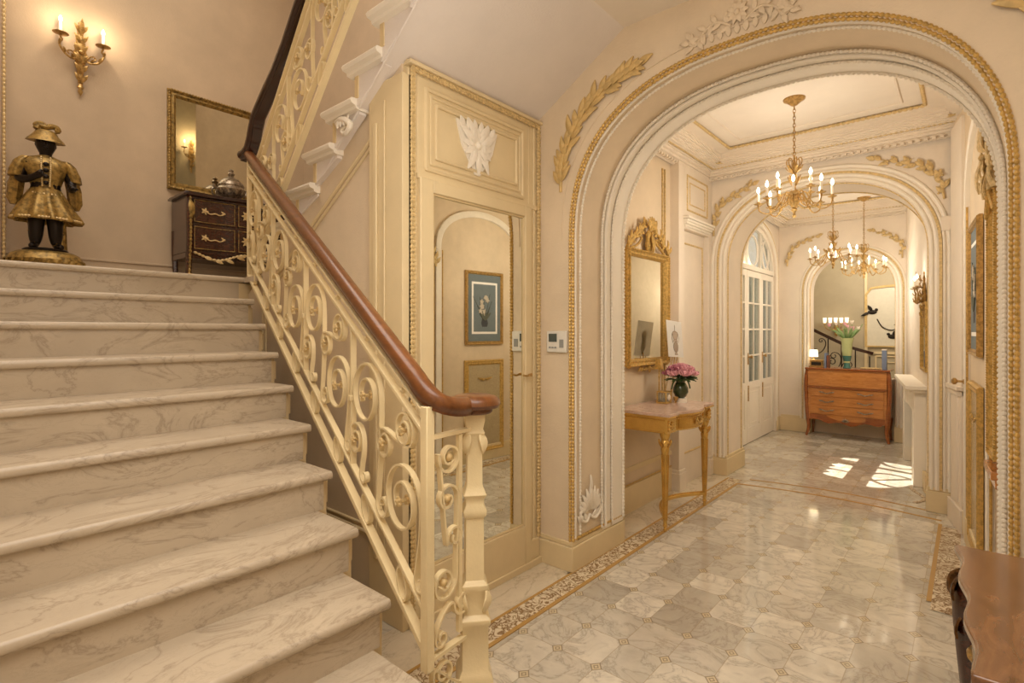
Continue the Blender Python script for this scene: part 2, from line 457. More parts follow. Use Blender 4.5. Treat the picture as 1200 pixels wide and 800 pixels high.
cv = [(-1.66+1.5*i/20, 5.2+.10*math.sin(PI*i/20)) for i in range(21)]
strip(cv, .022, .0045, LINE, 'curved ochre line crossing the floor before the second arch')
cv = [(-1.62+1.4*i/20, 5.42+.10*math.sin(PI*i/20)) for i in range(21)]
strip(cv, .016, .0045, LINE, 'second curved ochre line under the second arch')
cv = [(-.35+.06*math.sin(i*.9), 5.6+.1*i) for i in range(24)]
strip(cv, .03, .0045, MOS, 'winding mosaic inlay at the right edge of the far hall floor')

# ---- stair well walls
struct(MB().box(-5.3, -5.2, -1.6, 2.85, 0, 5.5), 'wall_landing', WALLU, 'warm beige plaster wall above the marble landing')
struct(MB().box(-5.3, .4, -1.7, -1.6, 0, 5.5), 'wall_left', WALLU, 'plain plaster wall on the left of the marble stairs')
struct(MB().box(-5.2, -2.1, 2.72, 2.85, 0, 5.5), 'wall_stairwell', WALLU, 'plaster wall behind the upper stair flight')
struct(MB().box(-5.3, .9, -1.7, 6.0, 5.5, 5.6), 'ceiling_stairwell', CEIL, 'high ceiling over the stair well', 'ceiling')
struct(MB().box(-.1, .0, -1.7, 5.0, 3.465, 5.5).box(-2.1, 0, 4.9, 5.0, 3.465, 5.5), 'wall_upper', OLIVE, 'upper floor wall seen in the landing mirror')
# landing wall: skirting and corner pilaster strip
m = MB().box(-5.2, -5.175, -1.6, 2.72, 1.825, 2.0).box(-5.2, -5.165, -1.6, 2.72, 2.0, 2.02)
struct(m, 'baseboard_landing', WALLU, 'plaster skirting along the landing wall', 'baseboard', bevel=.004)
m = MB().box(-5.2, -5.12, .30, .455, 1.825, 5.5)
trim(m, WALLU, 'pilaster strip at the left end of the landing wall', bevel=.006)
m = MB().beads([(-5.115, .468, 1.9), (-5.115, .468, 5.4)], .010, .03)
trim(m, GOLDP, 'gilt beading beside the landing wall pilaster')

# ---- first flight
X0, DX, Z0, DZ = -3.82, .285, 1.825, .165
yend = lambda x: 1.128+.1908*(-1.54-x)
st = thing('staircase', (-2.4, 0, 0), 'wide veined marble staircase climbing to the landing behind the iron balustrade', 'staircase')
for i in range(11):
    x = X0+DX*i; z = Z0-DZ*i; ye = yend(x)
    xb = -5.2 if i == 0 else x-.34
    e0 = 2.72 if i == 0 else ye
    m = MB()
    # tread with a rounded nosing
    prof = [(xb, z-.036), (x-.012, z-.036)]+[(x-.012+.012*math.cos(a), z-.018+.018*math.sin(a)) for a in (-1.2, -.6, 0, .6, 1.2)]+[(x-.012, z), (xb, z)]
    if i == 0:
        m.prism(prof, -1.6, ye+.02, lambda a, b, h: (a, h, b))
        m.box(-5.2, -3.62, ye+.0, 2.72, z-.036, z)
    else: m.prism(prof, -1.6, ye, lambda a, b, h: (a, h, b))
    if i == 10: m.box(x-.62, x-.3, yend(x)-.2, yend(x)+.02, z-.036, z)
    m.build('tread', STEP, st)
    r = MB().box(x-.09, x-.028, -1.6, ye-.028, max(0, z-DZ), z-.034)
    r.build('riser', STEP, st)
# solid side of the stair
m = MB()
for i in range(1, 11):
    x = X0+DX*i; z = Z0-DZ*i
    m.box(x-.345, x-.06, yend(x)-.2, yend(x)-.04+.045, 0, z-.038)
    m.box(x-.33, x-.09, yend(x)-.2, yend(x)+.028, max(0, z-.16), z-.055)
m.box(-5.2, -3.85, 1.2, 1.66, 0, 1.785)
m.build('stringer', CASED, st, bevel=.004)
# small pierced ventilation grilles on the stringer
for i in (5, 7):
    x = X0+DX*i; z = Z0-DZ*i; m = MB(); yy = yend(x)+.03
    for a in range(5): m.box(x-.25+a*.03, x-.243+a*.03, yy, yy+.006, z-.15, z-.06)
    for a in range(4): m.box(x-.255, x-.12, yy, yy+.006, z-.15+a*.03, z-.143+a*.03)
    o = m.build('vent_grille', DGOLD, st)

# ---- spandrel wall under the upper flight
sz = lambda x: min(3.145, 2.70+.60*(x+2.2))
YS = 1.60
poly = [(-3.9, 0), (-2.1, 0), (-2.1, sz(-2.1)), (-3.9, sz(-3.9))]
struct(MB().prism(poly, YS, YS+.06, lambda a, b, h: (a, h, b)), 'wall_spandrel', WALL, 'cream panelled wall under the upper stair flight')
def inset_loop(poly, d):
    n = len(poly); out = []
    for i in range(n):
        p0, p1, p2 = Vector(poly[i-1]), Vector(poly[i]), Vector(poly[(i+1) % n])
        e1 = (p1-p0).normalized(); e2 = (p2-p1).normalized()
        n1 = Vector((-e1.y, e1.x)); n2 = Vector((-e2.y, e2.x)); b = (n1+n2).normalized()
        out.append(p1+b*d/max(.3, b.dot(n1)))
    return out
def loop_mould(m, pts, prof, up):
    """mitred closed moulding: each side its own sweep"""
    n = len(pts)
    m.sweep(pts, prof, up=up, closed=True)
m = MB()
for d, r in ((.10, .012), (.135, .008)):
    lp = inset_loop([(-3.7, .3), (-2.16, .3), (-2.16, sz(-2.16)-.05), (-3.7, sz(-3.7)-.05)], d)
    q = [(a, YS-.004, b) for a, b in lp]
    for i in range(4): m.tube([q[i], q[(i+1) % 4]], r, 8)
trim(m, CASE, 'panel moulding on the wall under the upper stair flight')
m = MB().box(-2.34, -2.06, 1.575, 1.64, 0, sz(-2.2)+.0).box(-2.29, -2.26, 1.563, 1.575, .3, 2.5).box(-2.21, -2.195, 1.567, 1.575, .3, 2.6)
trim(m, CASE, 'pilaster strip at the left corner of the mirrored closet', bevel=.004)

# ---- upper flight
us = thing('upper_staircase', (-2.5, 2.1, 1.815), 'upper stair flight with white bracketed treads rising to the right above the closet', 'staircase')
xk = lambda k: -2.88+.25*(k-4)
zk = lambda k: 1.815+.165*k
ye2 = lambda x: 1.555-.09*(x+2.88)
for k in range(1, 9):
    x0, x1, z = xk(k), xk(k+1), zk(k); y = ye2(x1)
    prof = [(y+.03, z-.055), (y+.008, z-.05), (y+.004, z-.036), (y-.018, z-.03), (y-.026, z-.016), (y-.018, z-.002), (y, z), (2.62, z), (2.62, z-.055)]
    m = MB().prism(prof, x0-.035, x1+.012, lambda a, b, h: (h, a, b))
    m.build('tread', WHITE, us)
    MB().box(x0, x0+.03, y+.03, 2.62, z-.165, z-.05).build('riser', CASED, us)
m = MB()
pts = []
for k in range(1, 11): pts += [(xk(k), zk(k-1) if k > 1 else 1.815), (xk(k), zk(k)-.05)]
pts += [(xk(11), zk(10)-.05), (xk(11), 3.2)]
pts = [(-3.75, 1.815)]+pts+[(-1.55, 3.15), (-3.9, 2.66+.75*(-3.9+2.2))]
# stringer as columns under the steps
for k in range(1, 9):
    a, b_ = xk(k), xk(k+1); zt = zk(k)-.05
    vs = []
    for x in (a, b_):
        for y in (ye2(b_)+.035, ye2(b_)+.075):
            vs += [(x, y, min(sz(x), zt-.02)), (x, y, zt)]
    m.add(vs, [(0, 1, 3, 2), (4, 6, 7, 5), (0, 4, 5, 1), (2, 3, 7, 6), (1, 5, 7, 3), (0, 2, 6, 4)])
m.build('stringer', SOFF, us)
# sloping soffit
m = MB()
a, b_ = -3.45, -1.458; yo = lambda x: ye2(x)+.03
vs = [(a, yo(a), sz(a)), (b_, yo(b_), 3.145), (b_, 2.64, 3.145), (a, 2.64, sz(a)), (a, yo(a), sz(a)+.04), (b_, yo(b_), 3.185), (b_, 2.64, 3.185), (a, 2.64, sz(a)+.04)]
m.add(vs, [(0, 1, 2, 3), (4, 7, 6, 5), (0, 4, 5, 1), (1, 5, 6, 2), (2, 6, 7, 3), (3, 7, 4, 0)])
m.build('soffit', SOFF, us)
m = MB(); m.tube([(-3.3, yo(-3.3), sz(-3.3)), (b_, yo(b_), 3.14)], .006, 8); m.build('soffit_edge', SOFF, us)
# carved consoles under two treads
for k in (5,):
    x = xk(k+1)-.06; z = zk(k)-.05; y = ye2(x)+.03; m = MB()
    pth = catmull([(x-.13, y-.01, z-.02), (x-.05, y-.03, z-.03), (x+.03, y-.035, z-.075), (x-.02, y-.03, z-.11), (x-.07, y-.02, z-.08), (x-.03, y-.02, z-.06)], 5)
    m.tube(pth, [.02*(1-.5*i/len(pth)) for i in range(len(pth))], 8)
    for q in range(4): m.leaf((x-.10+.03*q, y-.02, z-.01), (.4, -.3, -1), (0, -1, 0), .07, .03)
    m.build('carved_bracket', WHITE, us)
# upper floor slab and vestibule ceiling
struct(MB().box(-1.458, .9, -1.7, 2.64, 3.145, 3.46).box(-2.2, .9, 2.72, 5.0, 3.36, 3.46), 'ceiling_vestibule', CEIL, 'flat plaster ceiling at the head of the soffit', 'ceiling')

# ---- mirrored closet (door_1)
XC = -2.06
m = MB().box(-2.12, XC, 1.61, 1.665, 0, 2.735).box(-2.12, XC, 2.535, 2.64, 0, 2.735).box(-2.12, XC, 1.665, 2.535, 2.21, 2.735).box(-2.12, XC, 1.665, 2.535, 0, .03)
struct(m, 'wall_closet', CASE, 'cream joinery surround of the mirrored door', bevel=.004)
dr = MB().box(-2.11, XC+.026, 1.665, 1.7501, .03, 2.21).box(-2.11, XC+.026, 2.4751, 2.535, .03, 2.21).box(-2.11, XC+.026, 1.7501, 2.4751, 2.145, 2.21).box(-2.11, XC+.026, 1.7501, 2.4751, .03, .27)
d1 = struct(dr, 'door_1', CASE, 'cream framed closet door with a tall mirror', 'door', bevel=.005)
m = MB().box(-2.12, -2.07, 1.61, 2.64, 2.73, 2.80); struct(m, 'wall_closet_top', CASE)
g = MB().box(XC+.004, XC+.008, 1.7501, 2.4751, .27, 2.145)
tag(g.build('mirror_pane', MIRR, d1), 'tall bevelled mirror glass')
m = MB()
for (a, b_) in (((1.755, .275), (1.755, 2.14)), ((2.47, .275), (2.47, 2.14)), ((1.755, .275), (2.47, .275)), ((1.755, 2.14), (2.47, 2.14))):
    m.tube([(XC+.012, *a), (XC+.012, *b_)], .006, 6)
m.build('glazing_bead', CASED, d1)
m = MB().lathe([(0, 0), (.012, .002), (.010, .006), (.006, .012), (.006, .03), (.012, .035), (0, .045)], Matrix.Translation((XC+.012, 2.505, 1.185)) @ Matrix.Rotation(PI/2, 4, 'Y'), 10)
m.tube([(XC+.045, 2.505, 1.185), (XC+.05, 2.49, 1.187), (XC+.047, 2.46, 1.18), (XC+.046, 2.43, 1.186)], [.007, .008, .006, .007], 8)
m.lathe([(0, 0), (.014, .001), (.012, .005), (0, .006)], Matrix.Translation((XC+.012, 2.505, 1.11)) @ Matrix.Rotation(PI/2, 4, 'Y'), 10)
m.build('door_handle', BRASS, d1)
# stepped moulding around the door and over panel
m = MB()
def rect_mould(m, x, y0, y1, z0, z1, r, ax='x'):
    P = [(y0, z0), (y1, z0), (y1, z1), (y0, z1)]
    q = [((x, a, b_) if ax == 'x' else (a, x, b_)) for a, b_ in P]
    for i in range(4):
        m.tube([q[i], q[(i+1) % 4]], r, 6); m.ball(q[i], r, 6)
rect_mould(m, XC+.002, 1.68, 2.525, .05, 2.20, .008)
rect_mould(m, XC+.001, 1.72, 2.4751, 2.265, 2.665, .013); rect_mould(m, XC+.001, 1.7501, 2.45, 2.295, 2.635, .008)
rect_mould(m, XC+.004, 1.785, 2.415, 2.33, 2.60, .010)
m.box(XC, XC+.014, 1.655, 2.60, 2.205, 2.23)
for y in (1.648, 2.585): m.tube([(XC+.002, y, .1), (XC+.002, y, 2.72)], .007, 6)
trim(m, CASE, 'stepped panel mouldings around and above the mirrored door')
m = MB().box(XC, XC+.035, 1.61, 2.64, 0, .04).box(XC, XC+.02, 1.63, 2.62, .04, .16)
struct(m, 'baseboard_closet', CASE, 'cream plinth below the mirrored door', 'baseboard', bevel=.005)
m = MB()
for dy in (0, .012):
    m.beads([(XC+.012, 1.622+dy, .06), (XC+.012, 1.622+dy, 2.735)], .010, .022)
    m.beads([(XC+.012, 2.628-dy, .16), (XC+.012, 2.628-dy, 2.735)], .010, .022)
    m.beads([(XC+.012, 1.62, 2.738-dy), (XC+.012, 2.63, 2.738-dy)], .010, .022)
trim(m, GOLDP, 'gilt carved edging framing the mirrored closet')
m = MB().box(XC-.02, XC+.03, 1.60, 2.64, 2.745, 2.765)
trim(m, CASE, 'cap strip above the closet edging', bevel=.004)
# palmette relief
m = MB(); c = Vector((XC+.006, 2.08, 2.47))
for k in range(12):
    a = 2*PI*k/12; d = Vector((0, math.sin(a), math.cos(a)))
    L = .155 if d.z > .4 and abs(d.y) > .3 else (.10 if d.z > .8 else (.165 if d.z < -.8 else .115))
    m.leaf(c, d, (1, 0, 0), L, .055, .10, .2); m.leaf(c+d*.01, d, (1, 0, 0), L*.6, .03, .2, .2)
for k in range(6):
    m.leaf(c+Vector((0, -.10+.04*k, .075)), (0, (k-2.5)*.25, 1), (1, 0, 0), .065, .04, .15)
m.ball(c+Vector((.01, 0, 0)), .022, 10, (.6, 1, 1)); m.prism([(-.16, .11), (0, .085), (.16, .11), (.12, -.02), (.02, -.16), (-.02, -.16), (-.12, -.02)], 0, .008, lambda a, b_, h: (XC+.001+h, 2.08+a, 2.47+b_))
tag(m.build('palmette_relief', WHITE), 'white heart shaped palmette relief on the panel over the mirrored door', 'relief')

# ---- arch walls
def arch_wall(m, y0, y1, xl, xr, zt, A):
    n = len(A)
    ys = (y0, y1)
    for i in range(n-1):
        (xa, za), (xb, zb) = A[i], A[i+1]
        m.add([(xa, y0, za), (xb, y0, zb), (xb, y1, zb), (xa, y1, za)], [(0, 1, 2, 3)])
    # jambs
    ja = A[0][0]; jb = A[-1][0]; sp = [i for i in range(n) if A[i][1] > 0]
    for y in ys:
        sl = A[2][1]
        m.add([(xl, y, 0), (ja, y, 0), (ja, y, sl), (xl, y, sl), (xl, y, zt), (ja, y, zt)], [(0, 1, 2, 3), (3, 2, 5, 4)])
        m.add([(jb, y, 0), (xr, y, 0), (xr, y, sl), (jb, y, sl), (xr, y, zt), (jb, y, zt)], [(0, 1, 2, 3), (3, 2, 4, 5)])
        for i in range(2, n-3):
            (xa, za), (xb, zb) = A[i], A[i+1]
            if abs(xa-xb) > 1e-7: m.add([(xa, y, za), (xb, y, zb), (xb, y, zt), (xa, y, zt)], [(0, 1, 2, 3)])
    m.add([(xl, y0, zt), (xr, y0, zt), (xr, y1, zt), (xl, y1, zt)], [(0, 1, 2, 3)])
    for x in (xl, xr): m.add([(x, y0, 0), (x, y1, 0), (x, y1, zt), (x, y0, zt)], [(0, 1, 2, 3)])
    return m
A1 = arch_pts(-.845, .965, 2.0, .85, 2.4, 48)
struct(arch_wall(MB(), YA, 3.25, -2.16, .9, 3.46, A1), 'wall_first_arch', WALL, 'plaster wall pierced by the large first arch')
def apath(cx, a, sp, b, y, n=2.4, z0=.18, off=0, N_=48):
    return [(x, y, z) for x, z in arch_pts(cx, a+off, sp, b+off, n, N_, z0)]
m = MB()
for off, r, y in ((.010, .009, YA-.004), (-.004, .010, YA+.006)): m.beads(apath(-.845, .965, 2.0, .85, y, off=off), r, .021)
trim(m, GOLD, 'gilt beaded edge of the first arch')
m = MB(); m.tube(apath(-.845, .965, 2.0, .85, YA+.03, off=-.004), .010, 6)
m.beads(apath(-.845, .965, 2.0, .85, YA+.085, off=-.004), .009, .020)
trim(m, WHITE, 'white beaded moulding inside the front edge of the first arch')
m = MB()
m.sweep(apath(-.845, .965, 2.0, .85, 3.03, off=-.002, z0=.16), RECT(.012, .10), up=(0, 1, 0))
m.beads(apath(-.845, .965, 2.0, .85, 2.965, off=-.012), .009, .020)
m.tube(apath(-.845, .965, 2.0, .85, 3.00, off=-.018), .010, 6)
m.sweep(apath(-.845, .965, 2.0, .85, 3.17, off=-.004, z0=.16), RECT(.018, .14), up=(0, 1, 0))
m.beads(apath(-.845, .965, 2.0, .85, 3.09, off=-.014), .010, .022)
m.beads(apath(-.845, .965, 2.0, .85, 3.235, off=-.016), .012, .024)
trim(m, WHITE, 'white ribbed mouldings on the inner side of the first arch')
m = MB(); m.tube(apath(-.845, .965, 2.0, .85, YA-.002, off=.075, z0=2.05)[2:30], .004, 5)
trim(m, WALL, 'fine incised line around the first arch')
# jamb base blocks
def base_block(m, x0, x1, y0, y1, e=.014, h=.15):
    m.box(x0-e, x1+e, y0-e, y1+e, 0, h); m.box(x0-e*.5, x1+e*.5, y0-e*.5, y1+e*.5, h, h+.03)
m = MB(); base_block(m, -2.085, -1.81, YA, 3.25)
base_block(m, .12, .9, YA, 3.25)
struct(m, 'baseboard_first_arch', CASE, 'cream plinth blocks at the feet of the first arch', 'baseboard', bevel=.006)
m = MB()
m.beads([(-1.803, YA+.0, .192), (-1.803, 3.25, .192)], .010, .022); m.beads([(.113, YA+.0, .192), (.113, 3.25, .192)], .010, .022)
trim(m, GOLD, 'gilt bead above the plinths of the first arch')
# acanthus reliefs at the bottom of the reveals
for x, nx, lab in ((-1.807, 1, 'white acanthus relief at the foot of the left reveal of the first arch'), (.117, -1, 'white acanthus relief at the foot of the right reveal of the first arch')):
    m = MB(); c = Vector((x, 2.83, .30))
    for k in range(9):
        a = math.radians(-70+17.5*k); d = Vector((0, math.sin(a), math.cos(a)))
        m.leaf(c+Vector((0, math.sin(a)*.02, .03)), d, (nx, 0, 0), .16-.012*abs(k-4), .05, .14, .3)
    for s_ in (-1, 1):
        m.tube(catmull([(x, 2.83, .30), (x+nx*.01, 2.83+s_*.05, .27), (x+nx*.01, 2.83+s_*.11, .30), (x+nx*.01, 2.83+s_*.10, .35), (x+nx*.01, 2.83+s_*.06, .34)], 5), .009, 6)
        for q in range(3): m.leaf((x, 2.83+s_*(.03+.035*q), .27), (0, s_*.6, .8), (nx, 0, 0), .07, .03)
    m.leaf((x, 2.83, .42), (0, 0, 1), (nx, 0, 0), .13, .035)
    tag(m.build('acanthus_relief', WHITE), lab, 'relief', 'acanthus reliefs in the first arch')

# leaf sprays and crest relief
def spray(name, mat, pts, L, W, label, y, n=16, group=None, tips=True, berries=0):
    m = MB(); P = catmull([(a, y, b_) for a, b_ in pts], 10)
    m.tube(P, [.010*(1-.6*i/len(P)) for i in range(len(P))], 6)
    K = len(P)
    for i in range(n):
        j = int(3+(K-6)*i/(n-1)); t = (P[min(j+1, K-1)]-P[j-1]).normalized(); s_ = Vector((t.z, 0, -t.x))
        sg = 1 if i % 2 else -1; f = 1-.35*abs(i/(n-1)-.4)
        ang = .55+.2*math.sin(i*2.3)
        m.leaf(P[j]+Vector((0, -.004, 0)), t*math.cos(ang)+s_*sg*math.sin(ang), (0, -1, 0), L*f*(1+.15*math.sin(i*1.7)), W*f, .14, .35)
        if i % 2: m.leaf(P[j]+Vector((0, -.01, 0)), t+s_*sg*.12, (0, -1, 0), L*.85*f, W*.8, .2, .35)
        if berries and i % 3 == 0: m.ball(P[j]+s_*sg*.03+Vector((0, -.015, 0)), .009, 6)
    m.leaf(P[-1], (P[-1]-P[-4]), (0, -1, 0), L*.9, W, .12, .3)
    o = m.build(name, mat); return tag(o, label, 'ornament', group)
spray('gilded_leaf_spray', GOLDM, [(-1.89, 2.30), (-1.875, 2.46), (-1.80, 2.64), (-1.66, 2.79), (-1.50, 2.865), (-1.38, 2.905)], .115, .046, 'large gilded laurel spray curving up the left shoulder of the first arch', YA-.004, 34, group='laurel sprays on the first arch')
spray('gilded_leaf_spray', GOLDM, [(.30, 2.30), (.24, 2.52), (.12, 2.70), (-.04, 2.83), (-.2, 2.92)], .115, .046, 'gilded laurel spray on the right shoulder of the first arch', YA-.004, 34, group='laurel sprays on the first arch')
m = MB(); c = Vector((-.845, YA-.003, 2.985))
for k in range(10):
    a = 2*PI*k/10; m.leaf(c, (math.cos(a), 0, math.sin(a)), (0, -1, 0), .055, .03, .25, .3)
m.ball(c+Vector((0, -.01, 0)), .016, 8)
for s_ in (-1, 1):
    P = catmull([c+Vector(p) for p in ((s_*.03, 0, -.05), (s_*.10, 0, -.01), (s_*.17, 0, -.04), (s_*.20, 0, -.085), (s_*.235, 0, -.07), (s_*.225, 0, -.045))], 6)
    m.tube(P, .008, 6)
    for i in range(0, len(P)-2, 2):
        t = (P[i+1]-P[i]).normalized(); n_ = Vector((t.z, 0, -t.x)); m.leaf(P[i], t*.6+n_*(1 if i % 4 else -1), (0, -1, 0), .055, .026, .2, .3)
for k in range(9): m.leaf(c+Vector((-.16+.04*k, 0, -.10)), (.2*(k-4)/4, 0, .8), (0, -1, 0), .05, .028, .2, .3)
tag(m.build('crest_relief', WALL), 'pale rosette and scroll relief above the crown of the first arch', 'relief')

# wall to the right in the vestibule
struct(MB().box(.55, .65, -1.6, 2.64, 0, 3.145), 'wall_right', WALL, 'plain plaster wall behind the walnut commode')

# ---- hall one: left wall with rounded niche
XL = -2.07
pts = [(-1.81, 3.25), (-1.86, 3.27), (-1.95, 3.33), (-2.02, 3.43), (-2.06, 3.55), (-2.07, 3.7), (-2.07, 5.45)]
vs = []; fs = []
for x, y in pts: vs += [(x, y, 0), (x, y, 3.16)]
for i in range(len(pts)-1): fs.append((2*i, 2*i+2, 2*i+3, 2*i+1))
m = MB(); m.add(vs, fs); m.add([(-2.2, 3.2, 0), (-2.2, 5.5, 0), (-2.2, 5.5, 3.16), (-2.2, 3.2, 3.16)], [(0, 1, 2, 3)])
struct(m, 'wall_hall_left', WALL, 'cream wall of the first hall bay behind the gilt console table')
# flat curved skirting with gilt bead
m = MB()
sk = [(x, y, .11) for x, y in pts]
m.sweep([(x, y, .12) for x, y in pts[:6]]+[(-2.07, 4.62, .12)], [(-.0, -.12), (.022, -.12), (.022, .06), (.012, .09), (0, .09)])
m.sweep([(x, y, .34) for x, y in pts[1:6]]+[(-2.07, 4.6, .34)], [(0, -.02), (.010, -.02), (.014, 0), (.010, .02), (0, .02)])
struct(m, 'baseboard_hall_left', CASE, 'curved cream skirting under the console table', 'baseboard')
m = MB(); m.tube([(x+.012, y, .222) for x, y in pts[:6]]+[(-2.058, 4.6, .222)], .006, 6)
trim(m, GOLD, 'gilt line along the curved skirting')
m = MB(); m.box(-2.07, -2.055, 4.42, 4.435, .35, 2.9).box(-2.07, -2.055, 4.47, 4.48, .35, 2.9)
trim(m, GOLDP, 'pale gilt vertical fillets on the niche wall', bevel=.003)
# pilaster and panelled jib door
m = MB().box(-2.1, -1.985, 4.60, 4.72, 0, 3.0).box(-2.1, -1.99, 5.33, 5.42, 0, 3.0).box(-2.1, -1.985, 4.72, 5.33, 2.40, 3.0)
m.box(-2.1, -2.035, 4.72, 5.33, 0.0, 2.40)
base_block(m, -2.08, -1.985, 4.60, 4.72, .016, .16); base_block(m, -2.08, -1.985, 5.33, 5.42, .016, .16)
trim(m, PALE, 'panelled pilasters to the right of the gilt wall mirror', bevel=.004)
m = MB()
for i, (e, z) in enumerate(((.012, 2.42), (.03, 2.44), (.045, 2.46), (.055, 2.485))): m.box(-2.05, -1.985+e, 4.72-e*.6, 5.33+e*.4, z, z+.022)
trim(m, WHITE, 'small white cornice over the panelled door recess', bevel=.003)
m = MB(); rect_mould(m, -2.035, 4.79, 5.27, .30, 2.28, .010); rect_mould(m, -1.985, 4.78, 5.27, 2.58, 2.90, .010); rect_mould(m, -1.985, 4.84, 5.21, 2.64, 2.84, .007)
trim(m, GOLDP, 'pale gilt panel mouldings on the recess beside the gilt wall mirror')

# ---- hall one: right wall (slightly splayed)
RP = [(.12, 3.25), (.12, 3.35), (.055, 4.13), (.0, 4.86), (-.11, 5.4)]
def rx(y):
    for (xa, ya), (xb, yb) in zip(RP, RP[1:]):
        if ya <= y <= yb: return xa+(xb-xa)*(y-ya)/(yb-ya)
    return RP[0][0] if y < RP[0][1] else RP[-1][0]
m = MB(); vs = []; fs = []
for x, y in RP: vs += [(x, y, 0), (x, y, 3.16)]
for i in range(len(RP)-1): fs.append((2*i, 2*i+2, 2*i+3, 2*i+1))
m.add(vs, fs); m.add([(.9, 3.2, 0), (.9, 5.5, 0), (.9, 5.5, 3.16), (.9, 3.2, 3.16)], [(0, 1, 2, 3)])
struct(m, 'wall_hall_right', WALL, 'cream wall on the right of the first hall bay')
def rbox(m, y0, y1, z0, z1, d, e=0):
    xa, xb = rx(y0)+.02, rx(y1)+.02
    m.add([(xa, y0, z0), (xb, y1, z0), (xb-.02-d, y1, z0), (xa-.02-d, y0, z0), (xa, y0, z1), (xb, y1, z1), (xb-.02-d, y1, z1), (xa-.02-d, y0, z1)],
          [(0, 3, 2, 1), (4, 5, 6, 7), (0, 1, 5, 4), (1, 2, 6, 5), (2, 3, 7, 6), (3, 0, 4, 7)])
m = MB(); rbox(m, 4.98, 5.30, 0, 3.0, .02); rbox(m, 4.95, 5.33, 0, .17, .035); rbox(m, 5.05, 5.23, .2, .98, .03); rbox(m, 4.97, 5.31, 1.02, 1.05, .05); rbox(m, 4.98, 5.3, .98, 1.02, .035)
trim(m, PALE, 'pale pilaster beside the second arch on the right', bevel=.004)
m = MB(); rbox(m, 3.62, 3.69, 0, 2.3, .03); rbox(m, 4.80, 4.87, 0, 2.3, .03)
# arched head of the blind bay
P = []
for i in range(21):
    t = PI*i/20; y = 4.245-.59*math.cos(t); z = 2.3+.45*math.sin(t)**.8 if 0 < i < 20 else 2.3
    P.append((rx(y)-.012, y, z))
m.sweep(P, [(-.035, -.02), (.035, -.02), (.035, .014), (0, .02), (-.035, .014)], up=(-1, 0, 0))
trim(m, WHITE, 'white moulded arch of the blind bay on the right wall', bevel=.003)
m = MB()
for y in (3.60, 3.71, 4.78, 4.89): m.tube([(rx(y)-.018, y, .1), (rx(y)-.018, y, 2.3)], .007, 6)
trim(m, GOLD, 'gilt fillets along the blind bay mouldings on the right wall')
m = MB(); rbox(m, 3.36, 4.95, 0, .17, .02)
struct(m, 'baseboard_hall_right', CASE, 'cream skirting on the right wall of the first bay', 'baseboard', bevel=.004)
m = MB(); rbox(m, 3.30, 3.60, .76, .80, .045); rbox(m, 3.30, 3.60, .72, .76, .03)
trim(m, CHEST, 'short wooden dado rail just behind the first arch on the right', bevel=.004)

# ---- ceiling of hall bays with cornice
struct(MB().box(-2.2, .9, 3.25, 5.45, 3.16, 3.3), 'ceiling_hall', CEIL, 'pale ceiling of the first hall bay', 'ceiling')
struct(MB().box(-2.3, .9, 5.95, 8.6, 3.16, 3.3), 'ceiling_far_hall', CEIL, 'pale ceiling of the far hall bay', 'ceiling')
def cornice(x0, x1, y0, y1, lab, xr2=None):
    m = MB(); g = MB()
    def loop(d): return [(x0+d, y0+d), (x1-d, y0+d), (x1-d, y1-d), (x0+d, y1-d)]
    def ringbox(mm, d0, d1, z0, z1):
        a = loop(d0); b_ = loop(d1)
        for i in range(4):
            j = (i+1) % 4
            q = [a[i], a[j], b_[j], b_[i]]
            mm.add([(*p, z0) for p in q]+[(*p, z1) for p in q], [(0, 1, 2, 3), (7, 6, 5, 4), (0, 4, 5, 1), (1, 5, 6, 2), (2, 6, 7, 3), (3, 7, 4, 0)])
    for d, z in ((.03, 2.97), (.05, 2.985), (.075, 3.00), (.10, 3.02), (.12, 3.04), (.17, 3.10), (.36, 3.145)): ringbox(m, 0 if d < .2 else .17, d, z, z+.03 if d < .17 else 3.16)
    for i in range(9):
        f = i/8; a = f*PI/2; ringbox(m, 0, .12+.14*math.sin(a)*1, 3.05+.09*(1-math.cos(a)), 3.16)
    for i in range(4):
        j = (i+1) % 4
        a = loop(.135); b_ = loop(.37); c_ = loop(.055)
        for LL, z, r, pt in ((a, 3.058, .014, .034), (b_, 3.142, .014, .034)): g.beads([(*LL[i], z), (*LL[j], z)], r, pt)
        n_ = int(math.dist(c_[i], c_[j])/.05)
        for k in range(n_):
            f = (k+.5)/n_; x = c_[i][0]*(1-f)+c_[j][0]*f; y = c_[i][1]*(1-f)+c_[j][1]*f; m.box(x-.012, x+.012, y-.012, y+.012, 2.965, 2.985)
        q = loop(.19)[i]
        for k in range(8):
            aa = 2*PI*k/8; g.leaf((q[0], q[1], 3.085), (math.cos(aa), math.sin(aa), 0), (0, 0, -1), .07, .045, .2, .3)
    trim(m, PALE, 'stepped plaster cornice of the '+lab); trim(g, GOLDP, 'gilt beading and corner rosettes of the cornice in the '+lab)
cornice(-2.05, .12, 3.26, 5.39, 'first hall bay')
cornice(-2.10, -.28, 5.96, 8.49, 'far hall bay')
# ceiling panel lines
m = MB(); 
for d in (.50,): 
    q = [(-2.05+d, 3.26+d, 3.158), (.12-d, 3.26+d, 3.158), (.12-d, 5.39-d, 3.158), (-2.05+d, 5.39-d, 3.158)]
    for i in range(4): m.tube([q[i], q[(i+1) % 4]], .008, 6)
trim(m, PALE, 'fine ceiling panel moulding')

